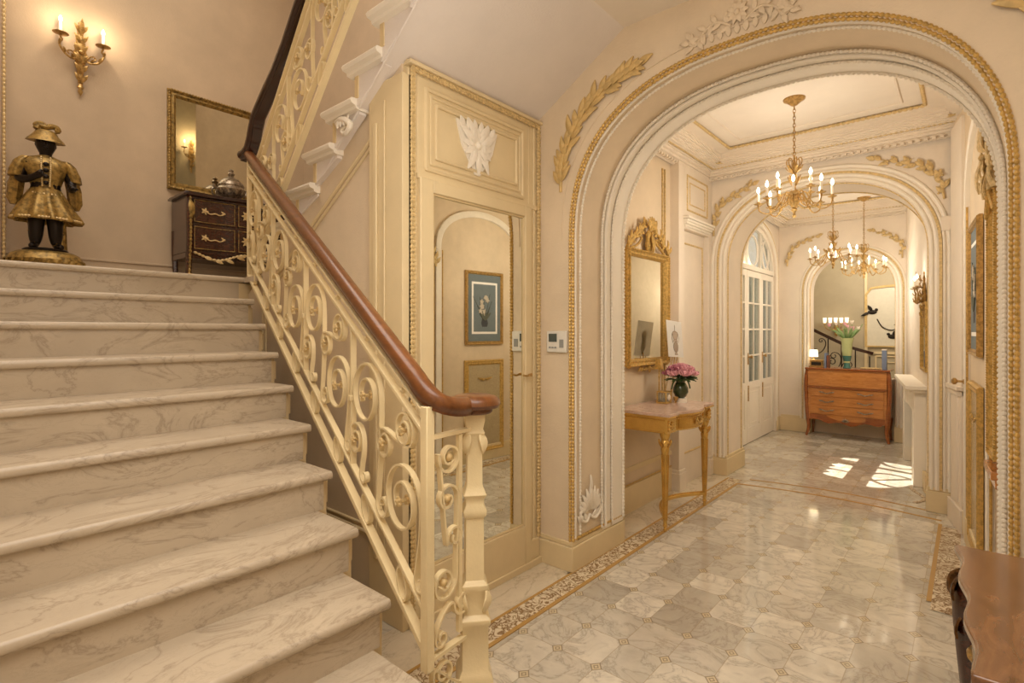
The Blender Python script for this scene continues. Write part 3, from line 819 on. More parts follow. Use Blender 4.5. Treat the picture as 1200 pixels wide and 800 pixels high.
# ---- second arch
A2 = arch_pts(-1.05, .80, 2.1, .68, 2.3, 40)
struct(arch_wall(MB(), 5.42, 5.95, -2.2, .9, 3.16, A2), 'wall_second_arch', PALE, 'pale wall pierced by the second arch')
m = MB()
for off, r in ((.02, .014), (.055, .018), (.10, .012), (.135, .016)): m.tube(apath(-1.05, .80, 2.1, .68, 5.42, 2.3, .18, off, 40), r, 8)
trim(m, WHITE, 'moulded architrave of the second arch')
m = MB(); m.sweep(apath(-1.05, .80, 2.1, .68, 5.415, 2.3, .18, .078, 40), RECT(.02, .02), up=(0, 1, 0)); m.tube(apath(-1.05, .80, 2.1, .68, 5.47, 2.3, .18, -.0, 40), .010, 6); m.tube(apath(-1.05, .80, 2.1, .68, 5.88, 2.3, .18, -.0, 40), .010, 6)
trim(m, GOLDP, 'pale gilt fillets of the second arch')
m = MB(); base_block(m, -2.02, -1.85, 5.42, 5.95, .016, .17); base_block(m, -.25, -.11, 5.42, 5.95, .016, .17)
struct(m, 'baseboard_second_arch', CASE, 'cream plinth blocks of the second arch', 'baseboard', bevel=.005)
m = MB(); rect_mould(m, 5.418, -.165, -.125, .3, 2.0, .005, 'y'); m.box(-.17, -.09, 5.40, 5.42, 2.25, 2.36)
trim(m, PALE, 'narrow panel and small bracket on the right pier of the second arch')
spray('gilded_rose_spray', GOLDP, [(-1.97, 2.42), (-1.95, 2.60), (-1.88, 2.73), (-1.75, 2.80), (-1.60, 2.87)], .085, .044, 'gilded rose spray on the left shoulder of the second arch', 5.412, 13, berries=1, group='gilded rose sprays on the hall arches')
spray('gilded_rose_spray', GOLDP, [(-.15, 2.50), (-.18, 2.66), (-.27, 2.78), (-.42, 2.84), (-.60, 2.91)], .085, .044, 'gilded rose spray on the right shoulder of the second arch', 5.412, 14, berries=1, group='gilded rose sprays on the hall arches')

# ---- far hall bay
m = MB()
# left wall with arched opening for the french doors, y 6.45..8.35
AD = arch_pts(7.4, .93, 2.27, .60, 2.2, 28)
arch_wall(m, 0, .12, 5.9, 8.6, 3.16, AD)
m2 = MB(); m2.add([(-2.13-v[1], v[0], v[2]) for v in m.v], m.f)
struct(m2, 'wall_far_left', PALE, 'pale wall of the far hall bay around the french doors')
m = MB()
for off, r in ((.015, .012), (.05, .016), (.10, .012)): m.tube([(-2.128, x, z) for x, z in arch_pts(7.4, .93+off, 2.27, .60+off, 2.2, 28, .15)], r, 8)
trim(m, WHITE, 'white moulded arch around the french doors')
m = MB(); m.tube([(-2.12, x, z) for x, z in arch_pts(7.4, .93+.075, 2.27, .60+.075, 2.2, 28, .15)], .008, 6)
trim(m, GOLDP, 'pale gilt fillet around the french doors')
RX2 = lambda y: -.27-.137*(y-5.95)
m = MB().add([(RX2(5.95), 5.95, 0), (RX2(8.6), 8.6, 0), (RX2(8.6), 8.6, 3.16), (RX2(5.95), 5.95, 3.16), (.2, 5.95, 0), (.2, 8.6, 0), (.2, 8.6, 3.16), (.2, 5.95, 3.16)], [(0, 1, 2, 3), (4, 7, 6, 5), (0, 3, 7, 4), (1, 5, 6, 2)])
struct(m, 'wall_far_right', PALE, 'pale wall on the right of the far hall bay')
A3 = arch_pts(-1.23, .50, 2.0, .50, 2.2, 32)
A3w = [(x, z) for x, z in A3]
struct(arch_wall(MB(), 8.5, 8.78, -2.3, .2, 3.16, A3), 'wall_third_arch', PALE, 'pale wall pierced by the third and smallest arch')
m = MB()
for off, r in ((.02, .014), (.06, .018), (.11, .014)): m.tube(apath(-1.23, .50, 2.0, .50, 8.5, 2.2, .18, off, 32), r, 8)
trim(m, WHITE, 'moulded architrave of the third arch')
m = MB(); m.sweep(apath(-1.23, .50, 2.0, .50, 8.495, 2.2, .18, .085, 32), RECT(.018, .018), up=(0, 1, 0)); m.tube(apath(-1.23, .50, 2.0, .50, 8.53, 2.2, .18, 0, 32), .010, 6)
trim(m, GOLDP, 'pale gilt fillets of the third arch')
m = MB(); base_block(m, -2.1, -1.73, 8.5, 8.7, .016, .2); base_block(m, -.73, -.64, 8.5, 8.7, .016, .2)
m.box(-2.13, -2.11, 8.35, 8.5, 0, .2)
struct(m, 'baseboard_third_arch', CASE, 'cream plinth blocks of the third arch', 'baseboard', bevel=.005)
spray('gilded_rose_spray', GOLDP, [(-2.02, 2.40), (-1.99, 2.56), (-1.90, 2.68), (-1.76, 2.75), (-1.62, 2.80)], .075, .044, 'gilded rose spray on the left shoulder of the third arch', 8.49, 12, berries=1, group='gilded rose sprays on the hall arches')
spray('gilded_rose_spray', GOLDP, [(-.66, 2.40), (-.66, 2.56), (-.72, 2.66), (-.83, 2.73), (-.98, 2.79)], .075, .044, 'gilded rose spray on the right shoulder of the third arch', 8.49, 12, berries=1, group='gilded rose sprays on the hall arches')
# dado closing the lower part of the third arch
m = MB().box(-1.73, -.73, 8.68, 8.77, 0, .78)
struct(m, 'wall_dado', WALL, 'panelled dado behind the cherry chest')
m = MB(); rect_mould(m, 8.68, -1.60, -1.26, .2, .62, .010, 'y'); rect_mould(m, 8.68, -1.20, -.82, .2, .62, .010, 'y'); m.box(-1.73, -.73, 8.66, 8.78, .78, .81)
trim(m, PALE, 'panel mouldings and ledge of the dado behind the cherry chest')

# ---- space beyond the third arch
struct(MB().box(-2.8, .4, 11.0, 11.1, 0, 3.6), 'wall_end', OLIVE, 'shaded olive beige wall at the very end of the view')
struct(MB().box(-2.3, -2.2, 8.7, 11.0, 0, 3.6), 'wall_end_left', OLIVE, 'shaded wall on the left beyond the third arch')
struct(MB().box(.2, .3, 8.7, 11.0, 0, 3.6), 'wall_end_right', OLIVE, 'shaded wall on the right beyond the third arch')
struct(MB().box(-2.3, .3, 8.7, 11.1, 3.5, 3.6), 'ceiling_end', CEIL, 'ceiling beyond the third arch', 'ceiling')
m = MB()
rect_mould(m, 10.99, -1.22, -.45, .35, 1.02, .014, 'y'); rect_mould(m, 10.99, -1.12, -.55, .45, .92, .010, 'y'); m.box(-1.32, -.38, 10.97, 11.0, 1.06, 1.1)
m.box(-1.38, -1.34, 10.97, 11, 0, 2.55); 
P = [(-1.36+.01*0, 10.985, 2.55)]+[(-1.36+1.05*i/12, 10.985, 2.55+.28*math.sin(PI/2*i/12*1.0)) for i in range(13)]
m.tube(P, .018, 8)
trim(m, CASE, 'panelled overmantel frame on the end wall')
# ------------------------------------------------------------ balustrades
RIB = RECT(.0075, .020)
def balustrade(root, O, d, L, zb, zr, slope, npan, rosette_every=1, seed=0):
    """O: foot point (x,y); d: plan direction; zb,zr: heights at s=0"""
    d = Vector((*d, 0)).normalized(); nrm = Vector((-d.y, d.x, 0))
    W3 = lambda s, z, o=0: Vector((O[0], O[1], 0))+d*s+nrm*o+Vector((0, 0, z))
    B = lambda s: zb+slope*s; R_ = lambda s: zr+slope*s
    def bar(z0, w, t, nm):
        m = MB().sweep([W3(0, z0(0)), W3(L, z0(L))], RECT(t, w), up=nrm); return m.build(nm, IVORY, root, bevel=.002)
    bar(lambda s: B(s), .032, .022, 'bottom_bar'); bar(lambda s: B(s)+.125, .026, .014, 'lower_bar')
    bar(lambda s: R_(s)-.105, .026, .014, 'upper_bar'); bar(lambda s: R_(s)-.035, .034, .012, 'rail_strap')
    def rib(pts, nm='scroll'):
        m = MB().sweep([W3(a.real, a.imag) for a in pts], RIB, up=nrm); return m.build(nm, IVORY, root, sharp=50)
    def ros(s, z):
        m = MB(); c = W3(s, z)
        for o in (-.016, .016):
            m.ball(c+nrm*o, .011, 8)
            for k in range(5):
                a = 2*PI*k/5; m.ball(c+nrm*o+d*math.cos(a)*.012+Vector((0, 0, math.sin(a)*.012)), .0075, 6)
        m.lathe([(.007, -.016), (.007, .016)], Matrix.Translation(c) @ nrm.to_track_quat('Z', 'Y').to_matrix().to_4x4(), 6)
        m.build('rosette', GOLDP, root)
    W = L/npan
    for i in range(npan):
        s0 = i*W
        # upright between panels
        if i: 
            m = MB().sweep([W3(s0, B(s0)+.125), W3(s0, R_(s0)-.105)], RECT(.014, .024), up=nrm); m.build('upright', IVORY, root)
            m = MB().box(-.012, .012, -.018, .018, -.012, .012, Matrix.Translation(W3(s0, (B(s0)+R_(s0))/2)) @ nrm.to_track_quat('Y', 'Z').to_matrix().to_4x4()); m.build('collar', IVORY, root, bevel=.003)
        lo = lambda s: B(s)+.125; hi = lambda s: R_(s)-.105
        H = hi(0)-lo(0); fl = 1 if i % 2 == 0 else -1
        o_, e_ = panel_pattern(s0, W, lo, hi, 1)
        for q in o_: rib(q)
        for k, q in enumerate(e_):
            if k in (0, 2, 4, 5, 6): ros(*q)
        # rings between the two lower bars and under the rail
        for f in (.27, .77):
            s_ = s0+W*f; zc = B(s_)+.0625
            rib([complex(s_+.036*math.cos(t), zc+slope*.036*math.cos(t)+.050*math.sin(t)) for t in (2*PI*k/22 for k in range(23))], 'ring')
            zc = R_(s_)-.07
            m = MB().ball(W3(s_, zc), .013, 6); m.build('bead', IVORY, root)
    return W3, B, R_
RAILP = [(.030, -.012), (.034, .004), (.030, .020), (.018, .032), (0, .036), (-.018, .032), (-.030, .020), (-.034, .004), (-.030, -.012), (-.020, -.018), (-.020, -.028), (.020, -.028), (.020, -.018)]
b1 = thing('stair_balustrade', (-1.34, 1.125, 0), 'ivory wrought iron scroll balustrade with mahogany handrail beside the marble stairs', 'balustrade')
PZ = 1.245
W3, B_, R_ = balustrade(b1, (-1.34, 1.125), (-.982, .187), 2.53, .405, PZ-.03, .5686, 4)
# handrail sweep ending in a round volute cap over the newel
pth = [W3(s, R_(s)+.03) for s in (2.60, 2.2, 1.8, 1.4, 1.0, .6, .3, .16)]
pth += bez(W3(.08, R_(.08)+.03), W3(-.04, PZ-.045), (-1.285, 1.18, 1.188), (-1.35, 1.345, 1.183), 12)
m = MB().sweep(pth, RAILP); o = m.build('handrail', MAHOG, b1, sharp=60); o['label'] = 'polished mahogany handrail'
m = MB().lathe([(0, -.030), (.060, -.030), (.066, -.024), (.066, -.014), (.088, -.008), (.096, .004), (.094, .018), (.082, .030), (.060, .036), (0, .037)], Matrix.Translation((-1.355, 1.355, 1.185)), 32)
o = m.build('handrail_cap', MAHOG, b1); o['label'] = 'round mahogany volute cap'
# first post and newel
m = MB().sweep([(-1.34, 1.125, .34), (-1.34, 1.125, 1.205)], RECT(.034, .034), up=(0, 1, 0)); m.build('post', IVORY, b1, bevel=.003)
nx, ny = -1.36, 1.36
m = MB()
M0 = Matrix.Translation((nx, ny, 0)) @ Matrix.Rotation(.10, 4, 'Z')
sq = lambda r: r*1.414
m.lathe([(sq(.062), 0), (sq(.062), .22), (sq(.055), .235), (sq(.047), .25), (sq(.047), .40), (sq(.054), .41), (sq(.054), .425), (sq(.040), .44), (sq(.040), .52), (sq(.046), .53), (sq(.046), .545), (sq(.034), .56), (sq(.032), .78), (sq(.040), .79), (sq(.042), .81), (sq(.032), .83), (sq(.034), .85), (sq(.042), .865), (sq(.034), .88), (sq(.028), .90), (sq(.027), 1.07), (sq(.036), 1.085), (sq(.030), 1.10), (sq(.036), 1.13), (sq(.036), 1.155)], M0, 4)
for k in range(4):
    a = PI/2*k+.1; dd = Vector((math.cos(a), math.sin(a), 0))
    m.leaf(Vector((nx, ny, .44))+dd*.045, (0, 0, 1), dd, .09, .05, .25); m.leaf(Vector((nx, ny, 1.09))+dd*.03, (0, 0, -1), dd, .08, .045, .25)
o = m.build('newel_post', IVORY, b1, bevel=.002)
# short return panel between post and newel
d2 = (Vector((nx, ny, 0))-Vector((-1.34, 1.125, 0))); L2 = d2.length; d2n = d2.normalized(); n2 = Vector((-d2n.y, d2n.x, 0))
def WR(s, z): return Vector((-1.34, 1.125, 0))+d2n*s+Vector((0, 0, z))
for e1, r1, a1, s1_, e2, r2, a2, s2_ in (((.075, .60), .060, 0, 1, (.09, .88), .052, 0, -1), ((.10, 1.02), .055, 180, -1, (.13, .74), .040, 180, 1), ((.165, .50), .042, 180, -1, (.06, .42), .03, 180, -1), ((.07, .30), .05, 180, -1, (.20, .24), .03, 270, -1)):
    m = MB().sweep([WR(a.real, a.imag) for a in scroll2(e1, r1, a1, s1_, e2, r2, a2, s2_, .45, (1.4, 1.1))], RIB, up=n2); m.build('scroll', IVORY, b1, sharp=50)
for s, z in ((.075, .60), (.09, .88), (.10, 1.02)):
    m = MB().ball(WR(s, z), .015, 8); m.build('rosette', GOLDP, b1)
m = MB().sweep([WR(.155, .40), WR(.155, 1.09)], RECT(.016, .016), up=n2); m.build('upright', IVORY, b1)
m = MB().sweep([WR(0, 1.10), WR(L2, 1.10)], RECT(.012, .026), up=n2); m.build('upper_bar', IVORY, b1)
m = MB().sweep([WR(0, .37), WR(L2, .37)], RECT(.012, .026), up=n2); m.build('lower_bar', IVORY, b1)
# end post on the landing
e = W3(2.53, 0); m = MB().sweep([(e.x, e.y, 1.825), (e.x, e.y, R_(2.53))], RECT(.026, .026), up=(0, 1, 0)); m.build('post', IVORY, b1, bevel=.002)

b2 = thing('upper_balustrade', (-3.72, 1.61, 1.825), 'ivory wrought iron balustrade with dark handrail rising along the upper stair flight', 'balustrade')
d_ = Vector((1, -.15, 0)).normalized(); k_ = 1/math.sqrt(1+.15**2); SL = .66*k_
V3, B2, R2 = balustrade(b2, (-3.74, 1.61), (1, -.15), 2.05, 1.935, 2.66-.03, SL, 3)
pth = [Vector((-3.92, 1.60, 2.695)), Vector((-3.87, 1.605, 2.70)), Vector((-3.82, 1.61, 2.73)), Vector((-3.785, 1.612, 2.79)), Vector((-3.755, 1.612, 2.86)), Vector((-3.70, 1.606, 2.925))]+[V3(s, R2(s)+.03+.215*math.exp(-(s/.5)**2)) for s in (.2, .32, .5, .7, 1.0, 1.5, 2.05)]
m = MB().sweep(pth, [(p_*1.45, q_*1.25) for p_, q_ in RAILP]); o = m.build('handrail', MAHOGD, b2, sharp=60); o['label'] = 'dark mahogany handrail'
for s in (0, 2.03):
    p = V3(s, 0); m = MB().sweep([(p.x, p.y, 1.815+SL*s*.9), (p.x, p.y, R2(s))], RECT(.026, .026), up=(0, 1, 0)); m.build('post', IVORY, b2, bevel=.002)

# ------------------------------------------------------------ candle fittings
def candle(root, c, h=.075, r=.009, pan=.030, mat=None):
    """drip pan, sleeve and bulb at c (pan height)"""
    T = Matrix.Translation(c); mat = mat or BRASS
    MB().lathe([(.004, -.022), (.008, -.012), (.005, -.006), (pan*.6, -.004), (pan, .004), (pan*.9, .005), (pan*.3, 0), (r*1.3, .004), (r*1.3, .018), (r, .018)], T, 12).build('drip_pan', mat, root)
    MB().lathe([(r, .014), (r, h), (0, h)], T, 8).build('candle', CANDLE, root)
    MB().lathe([(.002, h), (.009, h+.010), (.0115, h+.020), (.009, h+.034), (.004, h+.046), (0, h+.052)], T, 8).build('bulb', BULB, root)
def sconce(loc, rz, label, sc=1.0):
    t = thing('wall_sconce', (0, 0, 0), label, 'sconce', 'gilt wall sconces')
    m = MB()
    m.lathe([(0, -.30), (.008, -.285), (.016, -.265), (.010, -.25), (.022, -.235), (.014, -.22), (.020, -.12), (.028, -.05), (.040, -.01), (.046, .02), (.034, .05), (.040, .075), (.028, .11), (.030, .14), (.018, .17), (.022, .20), (.010, .24), (.014, .26), (0, .28)], Matrix.Translation((.022, 0, 0)) @ Matrix.Diagonal((.55, 1, 1, 1)), 12)
    for k in range(6):
        for s_ in (-1, 1): m.leaf((.035, 0, -.20+.075*k), (.2, s_*.6, .9), (1, 0, 0), .075, .03, .2)
    m.leaf((.04, 0, .16), (.35, 0, 1), (1, 0, 0), .12, .03); m.ball((.045, 0, .03), .02, 8)
    m.build('backplate', BRASS, t)
    for s_ in (-1, 1):
        m = MB(); P = catmull([(.03, s_*.02, .0), (.07, s_*.05, -.045), (.085, s_*.10, -.03), (.08, s_*.135, .035), (.085, s_*.12, .065), (.09, s_*.128, .085)], 6)
        m.tube(P, [.009-.003*i/len(P) for i in range(len(P))], 8)
        for q in (6, 12, 17): m.leaf(P[q], (P[q+2]-P[q])+Vector((.02, 0, .02)), (1, 0, 0), .045, .02)
        m.tube(catmull([(.06, s_*.03, -.03), (.07, s_*.06, .01), (.07, s_*.085, 0), (.07, s_*.075, -.018)], 5), .005, 6)
        a = m.build('arm', BRASS, t); candle(a, (.09, s_*.128, .105), .085, .011, .05)
    t.location = loc; t.rotation_euler = (0, 0, rz); t.scale = (sc,)*3
    return t
s1 = sconce((-5.2, .90, 3.56), 0, 'gilt two candle wall sconce glowing on the landing wall above the statue', 1.0)
s2 = dup(s1, (-.1, 3.3, 4.5), PI, 'gilt two candle wall sconce of the upper floor seen only in the landing mirror')

# ------------------------------------------------------------ landing mirror
def framed(name, loc, label, cat, w, h, fw, fmat, gmat, gname='glass', beads=True, depth=.035, extra=None):
    """frame in local YZ plane facing +x, bottom centre at loc"""
    t = thing(name, (0, 0, 0), label, cat)
    P = [(-w/2, 0), (w/2, 0), (w/2, h), (-w/2, h)]
    m = MB()
    prof = [(0, 0), (0, depth*.6), (.2, depth), (.45, depth*.75), (.7, depth*.85), (1, depth*.35), (1, 0)]
    vs = []; fs = []
    for (a, x) in prof:
        o_ = fw*a
        for (y, z) in [(-w/2+o_, o_), (w/2-o_, o_), (w/2-o_, h-o_), (-w/2+o_, h-o_)]: vs.append((x, y, z))
    for i in range(len(prof)-1):
        for k in range(4): fs.append((i*4+k, i*4+(k+1) % 4, (i+1)*4+(k+1) % 4, (i+1)*4+k))
    m.add(vs, fs)
    if beads:
        o_ = fw*.16; q = [(depth, -w/2+o_, o_), (depth, w/2-o_, o_), (depth, w/2-o_, h-o_), (depth, -w/2+o_, h-o_)]
        m.beads(q, fw*.16, fw*.36, closed=True)
    m.build('frame', fmat, t, sharp=30)
    o = MB().box(.004, .012, -w/2+fw*.9, w/2-fw*.9, fw*.9, h-fw*.9).build(gname, gmat, t)
    if extra: extra(t, o)
    return t
t = framed('wall_mirror', 0, 'rectangular mirror in a carved gilt frame above the kingwood commode', 'mirror', .74, .86, .065, DGOLD, MIRR2)
t.location = (-5.198, 1.855, 2.67)

# ------------------------------------------------------------ serpentine commodes
def serp(y, y0, y1, a, b): # plan bulge towards the front
    f = (y-y0)/(y1-y0); return a*math.sin(PI*f)+b*math.cos(2*PI*f)
def slab(m, ys, xf, xb, z0, z1):
    """ys list, xf(y) front x, xb back x; local front faces +x"""
    n = len(ys); vs = []
    for y in ys: vs += [(xf(y), y, z0), (xf(y), y, z1), (xb, y, z0), (xb, y, z1)]
    fs = []
    for i in range(n-1):
        a = i*4; b_ = a+4; fs += [(a, b_, b_+1, a+1), (a+2, a+3, b_+3, b_+2), (a, a+2, b_+2, b_), (a+1, b_+1, b_+3, a+3)]
    fs += [(0, 1, 3, 2), ((n-1)*4, (n-1)*4+2, (n-1)*4+3, (n-1)*4+1)]
    return m.add(vs, fs)
lin = lambda a, b_, n: [a+(b_-a)*i/n for i in range(n+1)]
def handle(root, c, w, mat, drop=.02, nm='handle'):
    m = MB(); x, y, z = c
    for s_ in (-1, 1):
        m.ball((x+.006, y+s_*w/2, z), .011, 8)
        for k in range(5): a = 2*PI*k/5; m.leaf((x+.003, y+s_*w/2, z), (0, math.cos(a), math.sin(a)), (1, 0, 0), .030, .016)
    m.tube(catmull([(x+.012, y-w/2, z), (x+.02, y-w/4, z-drop), (x+.022, y, z-drop*.6), (x+.02, y+w/4, z-drop), (x+.012, y+w/2, z)], 5), .005, 6)
    return m.build(nm, mat, root)
# kingwood commode on the landing (front +x)
c1 = thing('kingwood_commode', (-4.95, 1.96, 1.825), 'dark kingwood two drawer commode with gilt mounts under the landing mirror', 'commode')
y0, y1 = 1.51, 2.41; xb = -5.16
fr = lambda y: -4.80+.05*math.sin(PI*(y-y0)/(y1-y0))+.012*math.cos(4*PI*(y-y0)/(y1-y0))
ys = lin(y0, y1, 24)
m = slab(MB(), ys, lambda y: fr(y)-.012, xb, 2.09, 2.555); slab(m, ys, lambda y: fr(y)-.03+.0, xb, 2.05, 2.10); m.build('body', KING, c1, bevel=.003)
m = slab(MB(), lin(y0-.03, y1+.03, 24), lambda y: fr(min(max(y, y0), y1))+.025, xb, 2.555, 2.572); slab(m, lin(y0-.02, y1+.02, 24), lambda y: fr(min(max(y, y0), y1))+.015, xb, 2.572, 2.585); m.build('top', MAHOGD, c1, bevel=.003)
for z in (2.12, 2.34):
    for ya, yb in ((y0+.045, y0+.36), (y0+.375, y1-.375), (y1-.36, y1-.045)):
        d = slab(MB(), lin(ya, yb, 10), fr, xb+.3, z, z+.195).build('drawer', KING, c1, bevel=.004)
        m = MB()
        for zz in (z+.008, z+.187): m.tube([(fr(y)+.002, y, zz) for y in lin(ya+.008, yb-.008, 8)], .003, 5)
        for yy in (ya+.008, yb-.008): m.tube([(fr(yy)+.002, yy, z+.008), (fr(yy)+.002, yy, z+.187)], .003, 5)
        m.build('edge_mount', DGOLD, d)
        yc = (ya+yb)/2
        if (yb-ya) > .2 and yc < 1.8 or yc > 2.1: handle(d, (fr(yc), yc, z+.10), .15, GOLDP)
        else:
            m = MB()
            for k in range(8): a = 2*PI*k/8; m.leaf((fr(yc)+.004, yc, z+.10), (0, math.cos(a), math.sin(a)), (1, 0, 0), .05, .024)
            m.build('escutcheon', GOLDP, d)
for y, sgn in ((y0+.02, -1), (y1-.02, 1)):
    m = MB(); x = fr(y0)-.0
    m.tube(catmull([(x-.015, y, 2.55), (x+.015, y+sgn*.006, 2.40), (x+.0, y, 2.2), (x-.02, y, 2.0), (x-.005, y+sgn*.01, 1.85), (x+.01, y+sgn*.01, 1.827)], 6), [.026-.008*abs(i/30-.2) for i in range(31)], 8)
    l = m.build('leg', KING, c1)
    m = MB(); m.beads(catmull([(x+.012, y, 2.545), (x+.038, y+sgn*.006, 2.40), (x+.024, y, 2.2), (x+.0, y, 2.0), (x+.014, y+sgn*.01, 1.87)], 6), .011, .03)
    m.leaf((x+.02, y, 2.52), (.1, 0, -1), (1, 0, 0), .16, .05); m.leaf((x+.02, y, 1.84), (.2, 0, 1), (1, 0, 0), .08, .04); m.build('leg_mount', DGOLD, l)
    m = MB(); m.tube([(xb+.03, y, 2.3), (xb+.02, y, 2.1), (xb+.03, y, 1.95), (xb+.02, y, 1.827)], [.03, .026, .02, .016], 8); m.build('leg', KING, c1)
m = MB(); P = [(fr(y)-.01, y, 2.075+.03*math.cos(4*PI*(y-y0)/(y1-y0))) for y in lin(y0+.05, y1-.05, 40)]
m.beads(P, .011, .03)
for i in range(4, 40, 4): m.leaf(P[i], (0, (1 if i < 20 else -1), -.4), (1, 0, 0), .07, .03, .2)
m.build('apron_mount', GOLDP, c1)

# silver tureen on the commode
t = thing('covered_tureen', (-5.0, 1.93, 2.585), 'ornate silvered covered tureen standing on the kingwood commode', 'tureen')
T = Matrix.Translation((-5.0, 1.93, 2.585)) @ Matrix.Diagonal((1, 1, 1.25, 1))
m = MB().lathe([(.06, 0), (.065, .012), (.04, .03), (.07, .05), (.105, .075), (.112, .10), (.095, .12), (.10, .13)], T, 20, 1, 1.1)
for k in range(12): a = 2*PI*k/12; m.leaf((-5+.10*math.cos(a), 1.93+.11*math.sin(a), 2.65), (math.cos(a)*.2, math.sin(a)*.2, 1), (math.cos(a), math.sin(a), 0), .05, .03)
m.build('bowl', SILV, t)
m = MB().lathe([(.10, .13), (.09, .15), (.06, .175), (.03, .19), (.018, .20), (.028, .215), (.015, .23), (.02, .24), (0, .255)], T, 20, 1, 1.1)
for k in range(10): a = 2*PI*k/10; m.leaf((-5+.085*math.cos(a), 1.93+.092*math.sin(a), 2.735), (-math.cos(a), -math.sin(a), .7), (math.cos(a), math.sin(a), .5), .05, .025)
m.build('lid', SILV, t)
for s_ in (-1, 1):
    m = MB().tube(catmull([(-5, 1.93+s_*.10, 2.64), (-5, 1.93+s_*.15, 2.65), (-5, 1.93+s_*.155, 2.70), (-5, 1.93+s_*.12, 2.71), (-5, 1.93+s_*.105, 2.69)], 5), .008, 6)
    m.leaf((-5, 1.93+s_*.13, 2.70), (0, s_*.4, 1), (1, 0, 0), .05, .025); m.build('handle', SILV, t)
    m = MB()
    for q in (-1, 1): m.ball((-5+q*.06, 1.93+s_*.07, 2.597), .014, 8, (1, 1, .9))
    m.build('foot', SILV, t)

# ------------------------------------------------------------ statue
t = thing('page_statue', (-4.86, .655, 1.825), 'dark bronze statue of a page in gilt tunic and brimmed hat on a gilt base', 'statue')
BX, BY, BZ = -4.86, .655, 1.825
T0 = Matrix.Translation((BX, BY, BZ+.07)) @ Matrix.Rotation(-.12, 4, 'Z') @ Matrix.Diagonal((.82, .80, .935, 1))
Tb = Matrix.Translation((BX, BY, BZ)) @ Matrix.Rotation(-.12, 4, 'Z') @ Matrix.Diagonal((.82, .84, 1.55, 1))
def loft(rings, n=48, mod=None):
    vs = []; fs = []
    for i, (cx, cy, z, rx_, ry_) in enumerate(rings):
        for k in range(n):
            a = 2*PI*k/n; f = 1+(mod(i, a) if mod else 0)
            vs.append((cx+rx_*f*math.cos(a), cy+ry_*f*math.sin(a), z))
    for i in range(len(rings)-1):
        for k in range(n):
            k2 = (k+1) % n; fs.append((i*n+k, i*n+k2, (i+1)*n+k2, (i+1)*n+k))
    fs.append(tuple(range(n-1, -1, -1))); fs.append(tuple((len(rings)-1)*n+k for k in range(n)))
    return vs, fs
m = MB(); m.lathe([(.21, 0), (.225, .02), (.215, .05), (.235, .075), (.21, .10), (.17, .112), (0, .115)], Tb @ Matrix.Diagonal((.85, 1.05, 1, 1)), 28)
for k in range(22):
    a = 2*PI*k/22; m.leaf(Tb @ Vector((.17*math.cos(a), .21*math.sin(a), .045)), (math.cos(a+1.2), math.sin(a+1.2), .6), (math.cos(a), math.sin(a), .3), .08, .04, .25)
m.build('base', DGOLD, t)
m = MB(); m.lathe([(.15, .11), (.155, .125), (.14, .135), (0, .136)], T0 @ Matrix.Diagonal((.8, 1, 1, 1)), 24); m.build('plinth', DARK, t)
# one continuous skin-modifier body
verts = [((0, 0, .50), .085), ((0, 0, .60), .080), ((0, 0, .70), .090), ((0, 0, .775), .070), ((.002, 0, .815), .034), ((.006, 0, .845), .036), ((.012, 0, .885), .062), ((.010, 0, .935), .062), ((.006, 0, .965), .034),
         ((0, -.055, .44), .062), ((.012, -.062, .30), .046), ((.0, -.066, .22), .044), ((-.005, -.068, .165), .026), ((.045, -.082, .150), .026), ((.095, -.098, .146), .018),
         ((0, .055, .44), .062), ((.012, .062, .30), .046), ((.0, .066, .22), .044), ((-.005, .068, .165), .026), ((.045, .085, .150), .026), ((.095, .105, .146), .018),
         ((0, -.135, .755), .042), ((.01, -.170, .63), .034), ((.085, -.115, .625), .026), ((.125, -.060, .650), .020), ((.142, -.035, .660), .022), ((.150, -.012, .664), .012),
         ((0, .135, .755), .042), ((.01, .175, .64), .034), ((.075, .165, .585), .026), ((.125, .165, .575), .018), ((.155, .175, .580), .022), ((.178, .185, .577), .012)]
edges = [(0, 1), (1, 2), (2, 3), (3, 4), (4, 5), (5, 6), (6, 7), (7, 8), (0, 9), (9, 10), (10, 11), (11, 12), (12, 13), (13, 14), (0, 15), (15, 16), (16, 17), (17, 18), (18, 19), (19, 20), (3, 21), (21, 22), (22, 23), (23, 24), (24, 25), (25, 26), (3, 27), (27, 28), (28, 29), (29, 30), (30, 31), (31, 32)]
# fingers
for base, dirs in ((25, [(.030, -.004, .012), (.034, .006, .002), (.030, .012, -.008), (.010, .004, .030)]), (31, [(.036, -.006, .004), (.038, .006, .002), (.034, .018, 0), (.004, -.016, .026)])):
    for dx, dy, dz in dirs:
        p = verts[base][0]; i0 = len(verts)
        verts.append(((p[0]+dx*.6, p[1]+dy*1.4, p[2]+dz), .0075)); verts.append(((p[0]+dx*1.1, p[1]+dy*1.8, p[2]+dz-.008), .006)); edges += [(base, i0), (i0, i0+1)]
me = bpy.data.meshes.new('body'); me.from_pydata([tuple((T0 @ Vector(v))-Vector((BX, BY, BZ))) for v, r in verts], edges, [])
bo = bpy.data.objects.new('body', me); col.objects.link(bo); bo.parent = t; me.materials.append(DARK); ORG['body'] = ORG[t.name]
import bmesh
_b = bmesh.new(); _b.from_mesh(me); _b.verts.layers.skin.verify(); _b.to_mesh(me); _b.free()
mod = bo.modifiers.new('skin', 'SKIN'); mod.use_smooth_shade = True
for sv, (v, r) in zip(me.skin_vertices[0].data, verts): sv.radius = (r, r)
me.skin_vertices[0].data[0].use_root = True
sub = bo.modifiers.new('sub', 'SUBSURF'); sub.levels = 2; sub.render_levels = 2
